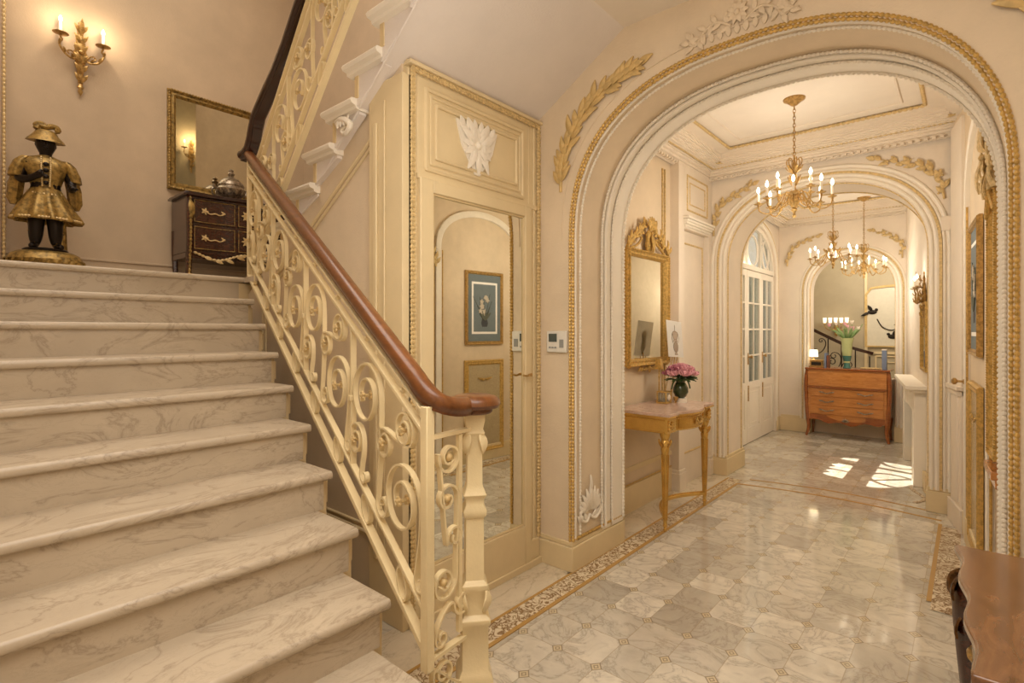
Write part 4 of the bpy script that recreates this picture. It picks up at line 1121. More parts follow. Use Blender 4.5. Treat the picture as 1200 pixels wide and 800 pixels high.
# face
m = MB(); F = lambda x, y, z: T0 @ Vector((x, y, z))
m.ball(F(.074, 0, .903), .011, 8, (1.1, .9, 1.2)); m.build('nose', DARK, t)
m = MB().ball(F(.069, 0, .872), .012, 10, (.8, 1.5, .8)); m.build('mouth', DARK, t)
EYE = plain('eye_white', s2l(120, 106, 84), .4)
for s_ in (-1, 1):
    MB().ball(F(.010, s_*.064, .905), .014, 8, (.7, .5, 1.2)).build('ear', DARK, t)
    MB().ball(F(.067, s_*.024, .918), .0075, 8, (.7, 1.3, .7)).build('eye', EYE, t)
# tunic
vs, fs = loft([(0, 0, .545, .098, .100), (0, 0, .60, .094, .098), (0, 0, .66, .102, .118), (0, 0, .72, .106, .160), (0, 0, .765, .096, .172), (0, 0, .80, .070, .125), (0, 0, .825, .045, .048)], 40, lambda i, a: .02*math.sin(a*8+i))
m = MB().add(vs, fs, T0); m.build('tunic', DGOLD, t)
vs, fs = loft([(0, 0, .575, .103, .105), (0, 0, .54, .112, .128), (0, 0, .46, .142, .172), (.005, .01, .385, .17, .215), (.005, .012, .345, .182, .235), (.005, .012, .335, .178, .230), (0, 0, .36, .15, .19)], 72, lambda i, a: (0, .02, .06, .085, .10, .10, .05)[i]*math.sin(a*11+.6*math.sin(a*3)))
m = MB().add(vs, fs, T0); m.build('skirt', DGOLD, t)
m = MB(); m.beads([F(.107*math.cos(a), .112*math.sin(a), .555-.03*max(0, math.cos(a))) for a in (2*PI*k/30 for k in range(31))], .011, .02)
for yy in (-.03, .03): m.beads([F(.105, yy, .80), F(.118, yy, .70), F(.108, yy*.8, .58)], .006, .014)
m.beads([F(.185*math.cos(a), .012+.238*math.sin(a), .350) for a in (2*PI*k/40 for k in range(41))], .009, .018); m.build('trim', GOLDP, t)
m = MB()
for z, x in ((.745, .112), (.70, .116), (.655, .112), (.61, .104)): m.ball(F(x, 0, z), .0145, 8, (.6, 1.2, 1))
m.build('button', DARK, t)
# hanging sleeves
for s_ in (-1, 1):
    vs, fs = loft([(0, s_*.125, .80, .045, .04), (0, s_*.155, .765, .065, .052), (0, s_*.185, .70, .066, .052), (-.005, s_*.195, .65, .064, .05), (-.015, s_*.185, .645, .05, .035)], 28, lambda i, a: .05*math.sin(a*7+i))
    MB().add(vs, fs, T0).build('sleeve', DGOLD, t)
    vs, fs = loft([(-.03, s_*.165, .70, .04, .045), (-.04, s_*.19, .60, .045, .05), (-.045, s_*.20, .50, .042, .048), (-.045, s_*.195, .45, .02, .03)], 24, lambda i, a: .12*math.sin(a*6))
    MB().add(vs, fs, T0).build('hanging_sleeve', DGOLD, t)
# hat
m = MB(); Th = T0 @ Matrix.Translation((-.004, 0, .962)) @ Matrix.Rotation(.12, 4, 'Y') @ Matrix.Diagonal((1.2, 1.28, 1, 1))
m.lathe([(.060, -.01), (.095, -.028), (.105, -.030), (.098, -.018), (.080, .004), (.066, .022), (.055, .045), (.035, .058), (0, .062)], Th, 32)
m.build('hat', DGOLD, t)
m = MB(); m.tube([Th @ Vector(p) for p in catmull([(.01, -.05, .055), (0, -.035, .085), (0, 0, .08), (.0, .03, .09), (.01, .055, .085), (.02, .062, .065), (.02, .045, .06)], 6)], [.018, .020]*18+[.012], 8)
m.tube([Th @ Vector(p) for p in catmull([(.0, -.03, .06), (.0, -.055, .085), (0, -.03, .105), (0, .0, .095)], 6)], .012, 8); m.build('plume', DGOLD, t)
# support trunk and shoes
m = MB(); m.tube([F(-.05, .10, .13), F(-.04, .11, .25), F(-.05, .10, .38)], [.04, .026, .03], 10)
for k in range(5): m.leaf(F(-.03, .10, .16+.04*k), (.2, .4*(1 if k % 2 else -1), 1), (1, 0, 0), .06, .03)
m.build('tree_stump_support', DGOLD, t)
m = MB()
for s_ in (-1, 1):
    for k in range(3): m.tube([F(.0+.02*k, s_*.068-.022, .168-.006*k), F(.02+.02*k, s_*.072, .186-.010*k), F(.0+.02*k, s_*.074+.022, .168-.006*k)], .004, 5)
    m.tube([F(.0+.048*math.cos(a), s_*.066+.048*math.sin(a), .262) for a in (2*PI*k/16 for k in range(17))], .005, 5)
m.build('sandal_strap', DGOLD, t)

# ------------------------------------------------------------ intercom panel on the first arch wall
t = thing('intercom_panel', (-1.91, 2.64, 1.315), 'small white intercom panel with a grey screen on the pier beside the mirrored door', 'intercom')
MB().box(-1.985, -1.835, 2.618, 2.64, 1.32, 1.452).build('housing', PLAST, t, bevel=.006)
MB().box(-1.965, -1.905, 2.615, 2.62, 1.385, 1.435).build('screen', SCREEN, t)
m = MB()
for k in range(3): m.box(-1.965+.021*k, -1.95+.021*k, 2.615, 2.62, 1.345, 1.356)
m.box(-1.885, -1.855, 2.615, 2.62, 1.35, 1.40); m.build('buttons', plain('button_grey', s2l(150, 150, 144), .5), t)
# ------------------------------------------------------------ gilt crested mirror above the console
def crest(m, x, yc, z0, w, h):
    """pierced carved crest, in the plane x"""
    for s_ in (-1, 1):
        P = catmull([(x, yc+s_*w*.5, z0), (x+.01, yc+s_*w*.46, z0+h*.22), (x, yc+s_*w*.36, z0+h*.30), (x+.01, yc+s_*w*.28, z0+h*.48), (x, yc+s_*w*.16, z0+h*.60), (x+.01, yc+s_*w*.10, z0+h*.85)], 6)
        m.tube(P, [.016]*len(P), 8)
        P2 = catmull([(x, yc+s_*w*.42, z0+.01), (x+.01, yc+s_*w*.30, z0+h*.14), (x, yc+s_*w*.18, z0+h*.34), (x, yc+s_*w*.24, z0+h*.42), (x, yc+s_*w*.28, z0+h*.34)], 6)
        m.tube(P2, .011, 8)
        for i in range(2, len(P)-2, 4):
            tt = (P[i+1]-P[i-1]).normalized(); n_ = Vector((0, tt.z, -tt.y))
            m.leaf(P[i], tt+n_*s_*.9, (1, 0, 0), h*.26, h*.12, .2); m.leaf(P[i], tt-n_*s_*.9, (1, 0, 0), h*.2, h*.10, .2)
    for k in range(7):
        a = math.radians(-60+20*k); m.leaf((x+.01, yc, z0+h*.62), (.1, math.sin(a), math.cos(a)), (1, 0, 0), h*.36, h*.13, .2)
    m.lathe([(0, -h*.02), (w*.06, h*.05), (w*.085, h*.2), (w*.06, h*.35), (w*.07, h*.5), (w*.03, h*.62), (0, h*.66)], Matrix.Translation((x+.005, yc, z0)) @ Matrix.Diagonal((.5, 1, 1, 1)), 14)
    m.leaf((x+.03, yc, z0+h*.5), (0, 0, -1), (1, 0, 0), h*.5, h*.2, .15); m.ball((x+.03, yc, z0+h*.52), h*.05, 8)
def gmir(t, o):
    m = MB(); crest(m, .03, 0, .94, .74, .31); m.build('crest', GOLD, t)
    m = MB()
    for s_ in (-1, 1):
        m.tube(catmull([(.03, s_*.02, -.02), (.035, s_*.08, -.035), (.03, s_*.15, -.02), (.03, s_*.13, .0)], 5), .009, 6)
        for k in range(3): m.leaf((.03, s_*(.05+.05*k), -.01), (0, s_*.8, -.5), (1, 0, 0), .06, .025)
        for k in range(9): m.leaf((.035, s_*.355, .10+.10*k), (0, s_*.35, 1 if k % 2 else -1), (1, 0, 0), .06, .026)
        m.ball((.03, s_*.345, .01), .024, 8); m.ball((.03, s_*.345, .925), .024, 8)
    m.leaf((.035, 0, .01), (0, 0, -1), (1, 0, 0), .07, .06); m.build('carving', GOLD, t)
t = framed('gilt_wall_mirror', 0, 'tall gilt framed mirror with a carved pierced crest above the console table', 'mirror', .74, .95, .06, GOLD, MIRR2, extra=gmir, depth=.05)
t.location = (-2.066, 4.105, 1.165)

# ------------------------------------------------------------ console table
ct = thing('console_table', (-1.85, 3.98, 0), 'narrow gilt console table with marble top on two tapering legs against the hall wall', 'table')
y0, y1, TZ = 3.57, 4.39, .86
def cfront(y, o=0):
    f = (y-y0)/(y1-y0)
    if f < .18 or f > .82: return -1.625+o
    g = (f-.18)/.64; return -1.625+o-.020+.075*math.sin(PI*g)
ysq = [y0-.02]+lin(y0, y0+.147, 2)+lin(y0+.149, y1-.149, 18)+lin(y1-.147, y1, 2)+[y1+.02]
m = slab(MB(), ysq, lambda y: cfront(y, .022), -2.055, TZ-.022, TZ); o = m.build('table_top', TABM, ct, bevel=.003); o['label'] = 'pinkish marble top'
m = slab(MB(), ysq, lambda y: cfront(y, .026), -2.055, TZ-.034, TZ-.022); m.build('top_moulding', GOLDS, ct, bevel=.003)
m = slab(MB(), ysq[1:-1], lambda y: cfront(y, -.0), -2.05, TZ-.145, TZ-.034); m.build('frieze', GOLDS, ct, bevel=.002)
m = MB()
for zz in (TZ-.052, TZ-.135): m.tube([(cfront(y)+.004, y, zz) for y in ysq[4:-4]], .005, 6)
for zz in (TZ-.05, TZ-.138): m.tube([(-2.04, y0-.002, zz), (-1.65, y0-.002, zz)], .005, 6)
m.beads([(-1.622, y0+.02, TZ-.13), (-1.622, y0+.02, TZ-.05)], .010, .02); m.beads([(-1.622, y1-.02, TZ-.13), (-1.622, y1-.02, TZ-.05)], .010, .02)
for (yy, xx) in ((y0+.06, -1.62), (y1-.06, -1.62)):
    for k in range(8): a = 2*PI*k/8; m.leaf((xx, yy, TZ-.09), (0, math.cos(a), math.sin(a)), (1, 0, 0), .032, .016)
m.build('frieze_mouldings', GOLDS, ct)
d = slab(MB(), lin(y0+.19, y1-.19, 10), lambda y: cfront(y, .006), -1.8, TZ-.125, TZ-.06).build('drawer', GOLDS, ct)
handle(d, (cfront(3.98)+.008, 3.98, TZ-.088), .09, GOLD, .012, 'drawer_pull')
for yy in (y0+.035, y1-.035):
    m = MB().lathe([(0, 0), (.010, .004), (.014, .02), (.010, .035), (.018, .045), (.014, .06), (.014, .075), (.025, .56), (.031, .60), (.022, .625), (.034, .645), (.025, .665), (.037, .70), (.037, .72)], Matrix.Translation((-1.66, yy, 0)), 12)
    for k in range(12):
        a = 2*PI*k/12; m.tube([(-1.66+.014*math.cos(a), yy+.014*math.sin(a), .09), (-1.66+.026*math.cos(a), yy+.026*math.sin(a), .56)], .0035, 5)
    for k in range(6): a = 2*PI*k/6; m.leaf((-1.66+.026*math.cos(a), yy+.026*math.sin(a), .61), (math.cos(a)*.3, math.sin(a)*.3, 1), (math.cos(a), math.sin(a), 0), .06, .026)
    m.build('leg', GOLDS, ct)
P = [(-1.66-.17*math.sin(PI*i/16)**1.0, y0+.035+(y1-y0-.07)*i/16, .11) for i in range(17)]
m = MB().sweep(P, [(-.014, -.012), (.014, -.012), (.014, .008), (0, .014), (-.014, .008)]); m.beads([(x, y, z+.016) for x, y, z in P], .005, .012)
m.build('stretcher', GOLDS, ct)

# on the console
t = thing('rose_vase', (-1.82, 4.25, TZ), 'dark green glass vase of pink roses standing on the gilt console', 'vase')
c = Vector((-1.82, 4.25, TZ)); T = Matrix.Translation(c)
MB().lathe([(.030, .035), (.045, .05), (.062, .085), (.060, .12), (.046, .15), (.036, .165), (.043, .185), (.038, .185), (.030, .165), (.03, .05)], T, 20).build('vase', GREENG, t)
o = MB().lathe([(0, 0), (.050, 0), (.050, .034), (0, .036)], T, 20).build('stand', WHITE, t); o['label'] = 'white square foot'
m = MB()
for k in range(12):
    a = 2*PI*k/12; m.tube([c+Vector((0, 0, .16)), c+Vector((.05*math.cos(a), .05*math.sin(a), .24))], .003, 5)
m.build('stem', LEAFG, t)
rp = [(0, 0, .30)]+[(.055*math.cos(a), .062*math.sin(a), .285) for a in (.2, 1.3, 2.4, 3.4, 4.5, 5.5)]+[(.095*math.cos(a), .105*math.sin(a), .25) for a in (.0, .9, 1.8, 2.8, 3.7, 4.6, 5.5)]
for i, p in enumerate(rp):
    m = MB(); q = c+Vector(p); ax = Vector((p[0]*4, p[1]*4, 1)).normalized(); s1_ = ax.orthogonal().normalized(); s2_ = ax.cross(s1_)
    m.ball(q, .020, 8)
    for ring, (n_, r_) in enumerate(((4, .010), (5, .018), (7, .026))):
        for k in range(n_):
            a = 2*PI*k/n_+ring*.5+i; dv = s1_*math.cos(a)+s2_*math.sin(a)
            m.leaf(q+dv*r_-ax*.018, ax+dv*(.15+.35*ring), dv*-1, .046, .040, -.12, .15, 4)
    m.build('rose', (PINK, PINK, PINKD)[i % 3], t)
m = MB()
for k in range(26):
    a = k*2.4; e = -.2+.5*((k*7) % 5)/5; dv = Vector((math.cos(a), math.sin(a), e)); m.leaf(c+Vector((0, 0, .20))+dv*.05, dv, (0, 0, 1), .085, .034, .15)
for a in (1.0, 4.2): m.tube(bez(c+Vector((0, 0, .2)), c+Vector((.06*math.cos(a), .06*math.sin(a), .2)), c+Vector((.08*math.cos(a), .08*math.sin(a), .17)), c+Vector((.09*math.cos(a), .09*math.sin(a), .11)), 8), .006, 6)
m.build('foliage', LEAFG, t)
t = thing('gilt_casket', (-1.90, 4.10, TZ), 'small gilt and glass casket beside the rose vase on the console', 'casket')
m = MB().box(-1.94, -1.855, 4.05, 4.15, TZ, TZ+.014).box(-1.94, -1.855, 4.05, 4.15, TZ+.09, TZ+.10)
for x in (-1.935, -1.86):
    for y in (4.055, 4.145): m.lathe([(.006, .014), (.006, .09)], Matrix.Translation((x, y, TZ)), 8)
m.build('frame', GOLD, t, bevel=.002)
o = MB().box(-1.93, -1.865, 4.062, 4.138, TZ+.016, TZ+.088).build('panel', GLASS, t)
m = MB().ball((-1.853, 4.10, TZ+.05), .024, 10, (.4, 1, 1)); m.build('medallion', WHITE, t)
t = thing('gilt_candlestick', (-1.955, 4.13, TZ), 'slim gilt candlestick lamp with a square shade standing behind the casket', 'lamp')
m = MB().lathe([(0, 0), (.032, .003), (.028, .012), (.010, .02), (.006, .04), (.005, .20), (.008, .21), (.005, .22), (.005, .29)], Matrix.Translation((-1.955, 4.13, TZ)), 12); m.build('stem', GOLD, t)
m = MB().lathe([(.040, .0), (.026, .085)], Matrix.Translation((-1.955, 4.13, TZ+.275)) @ Matrix.Rotation(PI/4, 4, 'Z'), 4); m.build('lamp_shade', GOLD, t)
t = thing('gilt_cup', (-1.83, 4.175, TZ), 'tiny gilt cup between the casket and the rose vase', 'cup')
MB().lathe([(.012, 0), (.006, .01), (.018, .03), (.022, .05), (.019, .05), (.012, .02)], Matrix.Translation((-1.83, 4.175, TZ)), 14).build('bowl', BRASS, t)
# sheet with an urn drawing on a slim easel
t = thing('drawing_easel', (-1.93, 4.42, TZ), 'white sheet with a sepia urn drawing on a slim gilt easel behind the roses', 'drawing')
tilt = Matrix.Translation((-1.895, 4.33, 1.23)) @ Matrix.Rotation(-.10, 4, 'Y') @ Matrix.Rotation(-.06, 4, 'X')
MB().box(0, .003, -.15, .15, 0, .31, tilt).build('sheet', PAPER2, t)
m = MB()
fx = .0045
def flat(poly): m.prism(poly, 0, .001, lambda a, b_, h: tilt @ Vector((.004+h, a, b_)))
flat([(.045*math.cos(a), .085+.045*math.sin(a)) for a in (2*PI*k/16 for k in range(16))])
flat([(-.045, .13), (.045, .13), (.03, .15), (.055, .20), (.04, .215), (.012, .225), (-.012, .225), (-.04, .215), (-.055, .20), (-.03, .15)])
flat([(-.03, .02), (.03, .02), (.016, .04), (-.016, .04)]); flat([(-.004, .225), (.004, .225), (.004, .27), (-.004, .27)])
m.build('urn_drawing', plain('sepia_wash', s2l(176, 158, 138), .7), t)
m = MB()
def line(pts): m.tube([tilt @ Vector((.0055, a, b_)) for a, b_ in pts], .0016, 4)
line([(.045*math.cos(a), .085+.045*math.sin(a)) for a in (2*PI*k/20 for k in range(21))]); line([(-.03, .15), (-.055, .20), (-.04, .215), (.04, .215), (.055, .20), (.03, .15), (-.03, .15)])
line([(0, .225), (0, .275)]); line([(-.055, .2), (-.07, .16), (-.05, .12)]); line([(.055, .2), (.07, .16), (.05, .12)]); line([(-.03, .02), (.03, .02)]); line([(0, .04), (0, .13)]); line([(-.02, .05), (-.02, .12)]); line([(.02, .05), (.02, .12)])
m.build('ink_lines', INK, t)
m = MB().tube([(-1.94, 4.33, TZ), (-1.905, 4.33, 1.26)], .004, 6).tube([(-1.97, 4.24, TZ), (-1.905, 4.28, 1.23), (-1.905, 4.38, 1.23), (-1.97, 4.36, TZ)], .0035, 6)
m.build('stand', GOLD, t)

# ------------------------------------------------------------ chandeliers
def chandelier(loc, zc, drop, narm, R0, label, upper=0, globe=False, rot=0):
    t = thing('chandelier', (0, 0, 0), label, 'chandelier', 'brass chandeliers of the hall')
    MB().lathe([(0, 0), (.075, 0), (.072, -.010), (.05, -.022), (.03, -.04), (.018, -.05), (0, -.055)], None, 24).build('canopy', BRASS, t)
    m = MB(); zt = -.05; zb = -(drop-.46); nl = int((zt-zb)/.026)
    for i in range(nl):
        z = zt-(i+.5)*(zt-zb)/nl; P = []
        for k in range(8):
            a = 2*PI*k/8; u_, w_ = .0085*math.cos(a), .018*math.sin(a); P.append((u_, 0, z+w_) if i % 2 else (0, u_, z+w_))
        m.tube(P, .0028, 5, True)
    m.build('chain', BRASS, t)
    m = MB(); zz = -drop
    m.lathe([(0, 0), (.008, .008), (.014, .022), (.006, .034), (.010, .045), (.022, .062), (.012, .078), (.030, .10), (.040, .125), (.028, .15), (.016, .165), (.026, .185), (.030, .20), (.012, .22), (.010, .26), (.014, .30), (.008, .34), (.012, .40), (.005, .44), (.004, .465)], Matrix.Translation((0, 0, zz)), 16)
    for k in range(6):
        a = 2*PI*k/6; dv = Vector((math.cos(a), math.sin(a), 0))
        m.leaf(Vector((0, 0, zz+.24))+dv*.012, dv*.35+Vector((0, 0, 1)), dv, .08, .022, .1); m.leaf(Vector((0, 0, zz+.33))+dv*.01, dv*.7+Vector((0, 0, 1)), dv, .07, .025, .2)
        m.tube(catmull([dv*.01+Vector((0, 0, zz+.34)), dv*.05+Vector((0, 0, zz+.40)), dv*.045+Vector((0, 0, zz+.44)), dv*.02+Vector((0, 0, zz+.43))], 4), .004, 5)
    m.build('stem', BRASS, t)
    if globe:
        MB().ball((0, 0, zz+.17), .060, 16, (1, 1, .95)).build('glass_globe', SHADE, t)
        m = MB()
        for k in range(10):
            a = 2*PI*k/10; m.tube([(.066*math.cos(a)*math.sin(b_), .066*math.sin(a)*math.sin(b_), zz+.17-.068*math.cos(b_)) for b_ in (PI*q/10 for q in range(11))], .005, 5)
            dv = Vector((math.cos(a), math.sin(a), 0)); m.leaf(Vector((0, 0, zz+.19))+dv*.065, dv*.6+Vector((0, 0, 1)), dv, .06, .03)
        m.build('cage', BRASS, t)
    for k in range(narm+upper):
        up = k >= narm; a = rot+(2*PI*k/narm if not up else 2*PI*(k-narm+.5)/upper); rr = R0*(.62 if up else 1); zp = zz+(.20 if up else .13)+.0
        dv = Vector((math.cos(a), math.sin(a), 0)); C = lambda r, z: dv*r+Vector((0, 0, z))
        m = MB(); P = catmull([C(.022, zz+.14), C(rr*.28, zz+.19), C(rr*.45, zz+.12), C(rr*.70, zz+.055+(.05 if up else 0)), C(rr*.95, zz+.075+(.05 if up else 0)), C(rr, zp-.015)], 6)
        m.tube(P, .0048, 7)
        m.tube(catmull([P[16], P[16]+Vector((0, 0, .03))-dv*.01, P[16]+Vector((0, 0, .03))-dv*.03, P[16]+Vector((0, 0, .012))-dv*.028], 4), .0035, 5)
        ar = m.build('arm', BRASS, t); candle(ar, C(rr, zp), .082, .0085, .032)
    t.location = (loc[0], loc[1], zc)
    return t
chandelier((-.975, 4.30), 3.16, .88, 8, .24, 'nearest chandelier, brass with two tiers of lit candles, in the first hall bay', 4, rot=.2)
chandelier((-1.21, 7.15), 3.16, .98, 8, .235, 'brass chandelier with a frosted glass globe in the far hall bay', 0, True, rot=.1)
chandelier((-1.02, 8.05), 3.16, 1.04, 8, .24, 'rearmost chandelier, slim brass with bare candles, in front of the third arch', 0, rot=.35)

# ------------------------------------------------------------ french doors
YB = (6.49, 7.09, 7.71, 8.31)
for i in range(3):
    a, b_ = YB[i]+.004, YB[i+1]-.004; x0, x1 = -2.20, -2.155
    m = MB().box(x0, x1, a, a+.075, 0.01, 2.24).box(x0, x1, b_-.075, b_, .01, 2.24).box(x0, x1, a+.07, b_-.07, .01, .20).box(x0, x1, a+.07, b_-.07, .70, .79).box(x0, x1, a+.07, b_-.07, 2.16, 2.24)
    m.box(x0+.012, x1-.012, a+.07, b_-.07, .20, .70)
    rect_mould(m, x1-.012, a+.11, b_-.11, .25, .65, .008)
    d = struct(m, 'door_%d' % (i+2), DOORW, ('nearest leaf of the white glazed doors', 'middle leaf of the white glazed doors with a brass bolt', 'farthest leaf of the white glazed doors')[i], 'door', bevel=.004)
    m = MB()
    ym = (a+b_)/2; m.box(x0+.01, x1-.005, ym-.011, ym+.011, .79, 2.16)
    for k in range(1, 4): z = .79+k*(1.37/4); m.box(x0+.01, x1-.005, a+.07, b_-.07, z-.011, z+.011)
    m.build('glazing_bars', DOORW, d, bevel=.002)
    MB().box(x0+.02, x0+.026, a+.07, b_-.07, .79, 2.16).build('pane', GLASS, d)
    m = MB()
    if i:
        m.box(x1, x1+.006, a+.02, a+.055, 1.02, 1.17); m.lathe([(.006, 0), (.010, .03), (.022, .04), (.020, .055), (0, .06)], Matrix.Translation((x1, a+.037, 1.12)) @ Matrix.Rotation(PI/2, 4, 'Y'), 10); m.box(x1, x1+.012, a+.03, a+.045, .55, .75)
        m.build('door_handle', BRASS, d)
# fan light
m = MB(); y0, y1 = 6.49, 8.31
m.box(-2.21, -2.15, y0, y1, 2.25, 2.31)
m.sweep([(-2.18, x, z) for x, z in arch_pts(7.4, .90, 2.27, .57, 2.2, 24, 2.3)[1:-1]], RECT(.06, .05), up=(-1, 0, 0))
for y in (YB[1], YB[2]): m.box(-2.20, -2.16, y-.02, y+.02, 2.3, 2.83)
for yc, r in ((6.82, .15), (7.4, .22), (7.98, .15)): m.tube([(-2.18, yc+r*math.cos(q), 2.52+.2*math.sin(q)) for q in (2*PI*k/24 for k in range(24))], .014, 6, True)
for yc, sgn in ((6.82, 1), (7.98, -1)): m.tube([(-2.18, yc-.15*sgn, 2.32), (-2.18, yc+.25*sgn, 2.80)], .012, 6)
w = struct(m, 'window_1', DOORW, 'white arched fanlight with oval tracery above the glazed doors', 'window')
P = [(a, b_) for a, b_ in arch_pts(7.4, .89, 2.29, .56, 2.2, 24, 2.3)[1:-1]]
MB().prism(P, 0, .006, lambda a, b_, h: (-2.19-h, a, b_)).build('pane', GLASS, w)
m = MB(); vs = []; fs = []
for i in range(121):
    y = 6.1+2.4*i/120; x = -2.33+.018*math.sin(i*1.25); vs += [(x, y, 0.0), (x, y, 2.2)]
for i in range(120): fs.append((2*i, 2*i+2, 2*i+3, 2*i+1))
m.add(vs, fs); tag(m.build('net_curtain', CURT), 'grey green gathered curtain hanging behind the glazed doors', 'curtain')
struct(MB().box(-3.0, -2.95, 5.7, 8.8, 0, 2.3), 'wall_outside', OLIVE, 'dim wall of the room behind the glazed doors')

# ------------------------------------------------------------ cherry chest
cc = thing('cherry_chest', (-1.24, 8.43, 0), 'warm cherry wood chest of drawers on curved legs in front of the third arch', 'chest')
x0, x1 = -1.72, -.78; YF = 8.27
cf = lambda x: YF-.02*math.sin(PI*(x-x0)/(x1-x0))
def slabx(m, xs, yf, yb, z0, z1):
    q = slab(MB(), xs, lambda a: -yf(a), -yb, z0, z1)
    return m.add([(v[1], -v[0], v[2]) for v in q.v], q.f)
xs = lin(x0+.02, x1-.02, 16)
m = slabx(MB(), xs, cf, 8.64, .30, .925); slabx(m, xs, lambda x: cf(x)+.0, 8.3, .235+.0, .31); m.build('body', CHEST, cc, bevel=.004)
m = slabx(MB(), lin(x0-.015, x1+.015, 16), lambda x: cf(min(max(x, x0), x1))-.025, 8.66, .925, .948); o = m.build('top', CHESTD, cc, bevel=.005)
m = slabx(MB(), xs, lambda x: cf(x)-.012, 8.3, .70, .90); o = m.build('fall_front', CHEST, cc, bevel=.003)
m = slabx(MB(), xs, lambda x: cf(x)-.022, 8.3, .672, .694); m.build('mid_moulding', CHESTD, cc, bevel=.003)
for k, z in enumerate((.32, .44, .56)):
    d = slabx(MB(), lin(x0+.05, x1-.05, 12), lambda x: cf(x)-.010, 8.35, z, z+.105).build('drawer', CHEST, cc, bevel=.004)
    for xx in (x0+.25, x1-.25):
        m = MB(); yy = cf(xx)-.012; zz = z+.055
        m.tube(catmull([(xx-.07, yy, zz), (xx-.055, yy-.012, zz+.006), (xx-.02, yy-.018, zz-.008), (xx+.02, yy-.018, zz-.008), (xx+.055, yy-.012, zz+.006), (xx+.07, yy, zz)], 5), .0075, 6)
        for s_ in (-1, 1): m.leaf((xx+s_*.05, yy-.01, zz), (s_, 0, .3), (0, -1, 0), .045, .02)
        m.build('handle', SILV, d)
P = [(x0+.04, .245)]+[(x0+.04+(x1-x0-.08)*i/16, .235-.035*math.sin(PI*i/16)**2+.018*math.sin(3*PI*i/8)) for i in range(1, 16)]+[(x1-.04, .245), (x1-.04, .31), (x0+.04, .31)]
MB().prism(P, 0, .02, lambda a, b_, h: (a, cf(a)-.012+h, b_)).build('apron', CHESTD, cc)
m = MB(); 
for k in range(5): a = math.radians(-70+35*k); m.leaf((-1.25, cf(-1.25)-.015, .235), (math.sin(a), 0, math.cos(a)), (0, -1, 0), .05, .022)
m.build('apron_mount', SILV, cc)
for xx, s_ in ((x0+.01, -1), (x1-.01, 1)):
    m = MB().tube(catmull([(xx, YF+.02, .92), (xx+s_*.018, YF+.005, .75), (xx+s_*.012, YF+.01, .5), (xx-s_*.005, YF+.02, .25), (xx-s_*.012, YF+.02, .12), (xx+s_*.006, YF, .03), (xx+s_*.015, YF-.008, .004)], 6), [.026]*14+[.03]*6+[.026-.0008*i for i in range(17)], 8)
    m.build('leg', CHESTD, cc)
    m = MB().tube([(xx, 8.62, .3), (xx-s_*.01, 8.62, .15), (xx, 8.62, .0)], [.026, .018, .014], 8); m.build('leg', CHESTD, cc)

t = thing('flower_vase', (-1.26, 8.42, .948), 'yellow green glass vase with tulips on the cherry chest', 'vase')
c = Vector((-1.26, 8.42, .948)); T = Matrix.Translation(c)
MB().lathe([(.045, 0), (.036, .02), (.034, .06), (.050, .14), (.062, .24), (.064, .34), (.085, .41), (.080, .41), (.058, .34), (.03, .1)], T, 20).build('vase', JADE, t)
o = MB().lathe([(.047, 0), (.049, .01), (.038, .03), (.0365, .075), (.05, .135), (.056, .17), (.0, .17)], T, 20).build('base_tint', TEAL, t); o['label'] = 'teal glass foot of the vase'
m = MB(); hd = []
for k in range(11):
    a = k*2.4; r = .05+.13*((k*5) % 7)/7; e = c+Vector((r*math.cos(a)*1.3, r*.6*math.sin(a), .52+.10*((k*3) % 5)/5)); m.tube(bez(c+Vector((0, 0, .35)), c+Vector((0, 0, .45)), e-Vector((0, 0, .06)), e, 6), .005, 5); hd.append(e)
    m.leaf(c+Vector((.02*math.cos(a), .02*math.sin(a), .38)), (math.cos(a)*1.1, math.sin(a)*.5, 1.1), (0, -1, .3), .20, .03, .15)
m.build('foliage', STEMG, t)
for k, e in enumerate(hd[:7]):
    m = MB()
    for q in range(6): a = 2*PI*q/6; m.leaf(e, (.35*math.cos(a), .35*math.sin(a), 1), (math.cos(a), math.sin(a), 0), .05, .028, .1)
    m.build('tulip', (PINK, PALE)[k % 2], t)
t = thing('gilt_casket', (-1.62, 8.42, .948), 'gilt casket with dark panels at the left end of the cherry chest', 'casket')
MB().box(-1.71, -1.53, 8.36, 8.48, .948, .965).box(-1.70, -1.54, 8.37, 8.47, 1.03, 1.05).box(-1.695, -1.545, 8.375, 8.465, .965, 1.03).build('box', BRASS, t, bevel=.004)
MB().box(-1.68, -1.56, 8.371, 8.376, .975, 1.02).build('panel', BLACK, t)
t = thing('white_lamp', (-1.665, 8.44, 1.05), 'small white drum shade lamp standing on the gilt casket', 'lamp')
MB().lathe([(0, 0), (.02, .002), (.006, .012), (.006, .06)], Matrix.Translation((-1.665, 8.44, 1.05)), 12).build('stem', BRASS, t)
MB().lathe([(.058, 0), (.050, .10), (.047, .10), (.055, 0)], Matrix.Translation((-1.665, 8.44, 1.09)), 20).build('lamp_shade', SHADE, t)
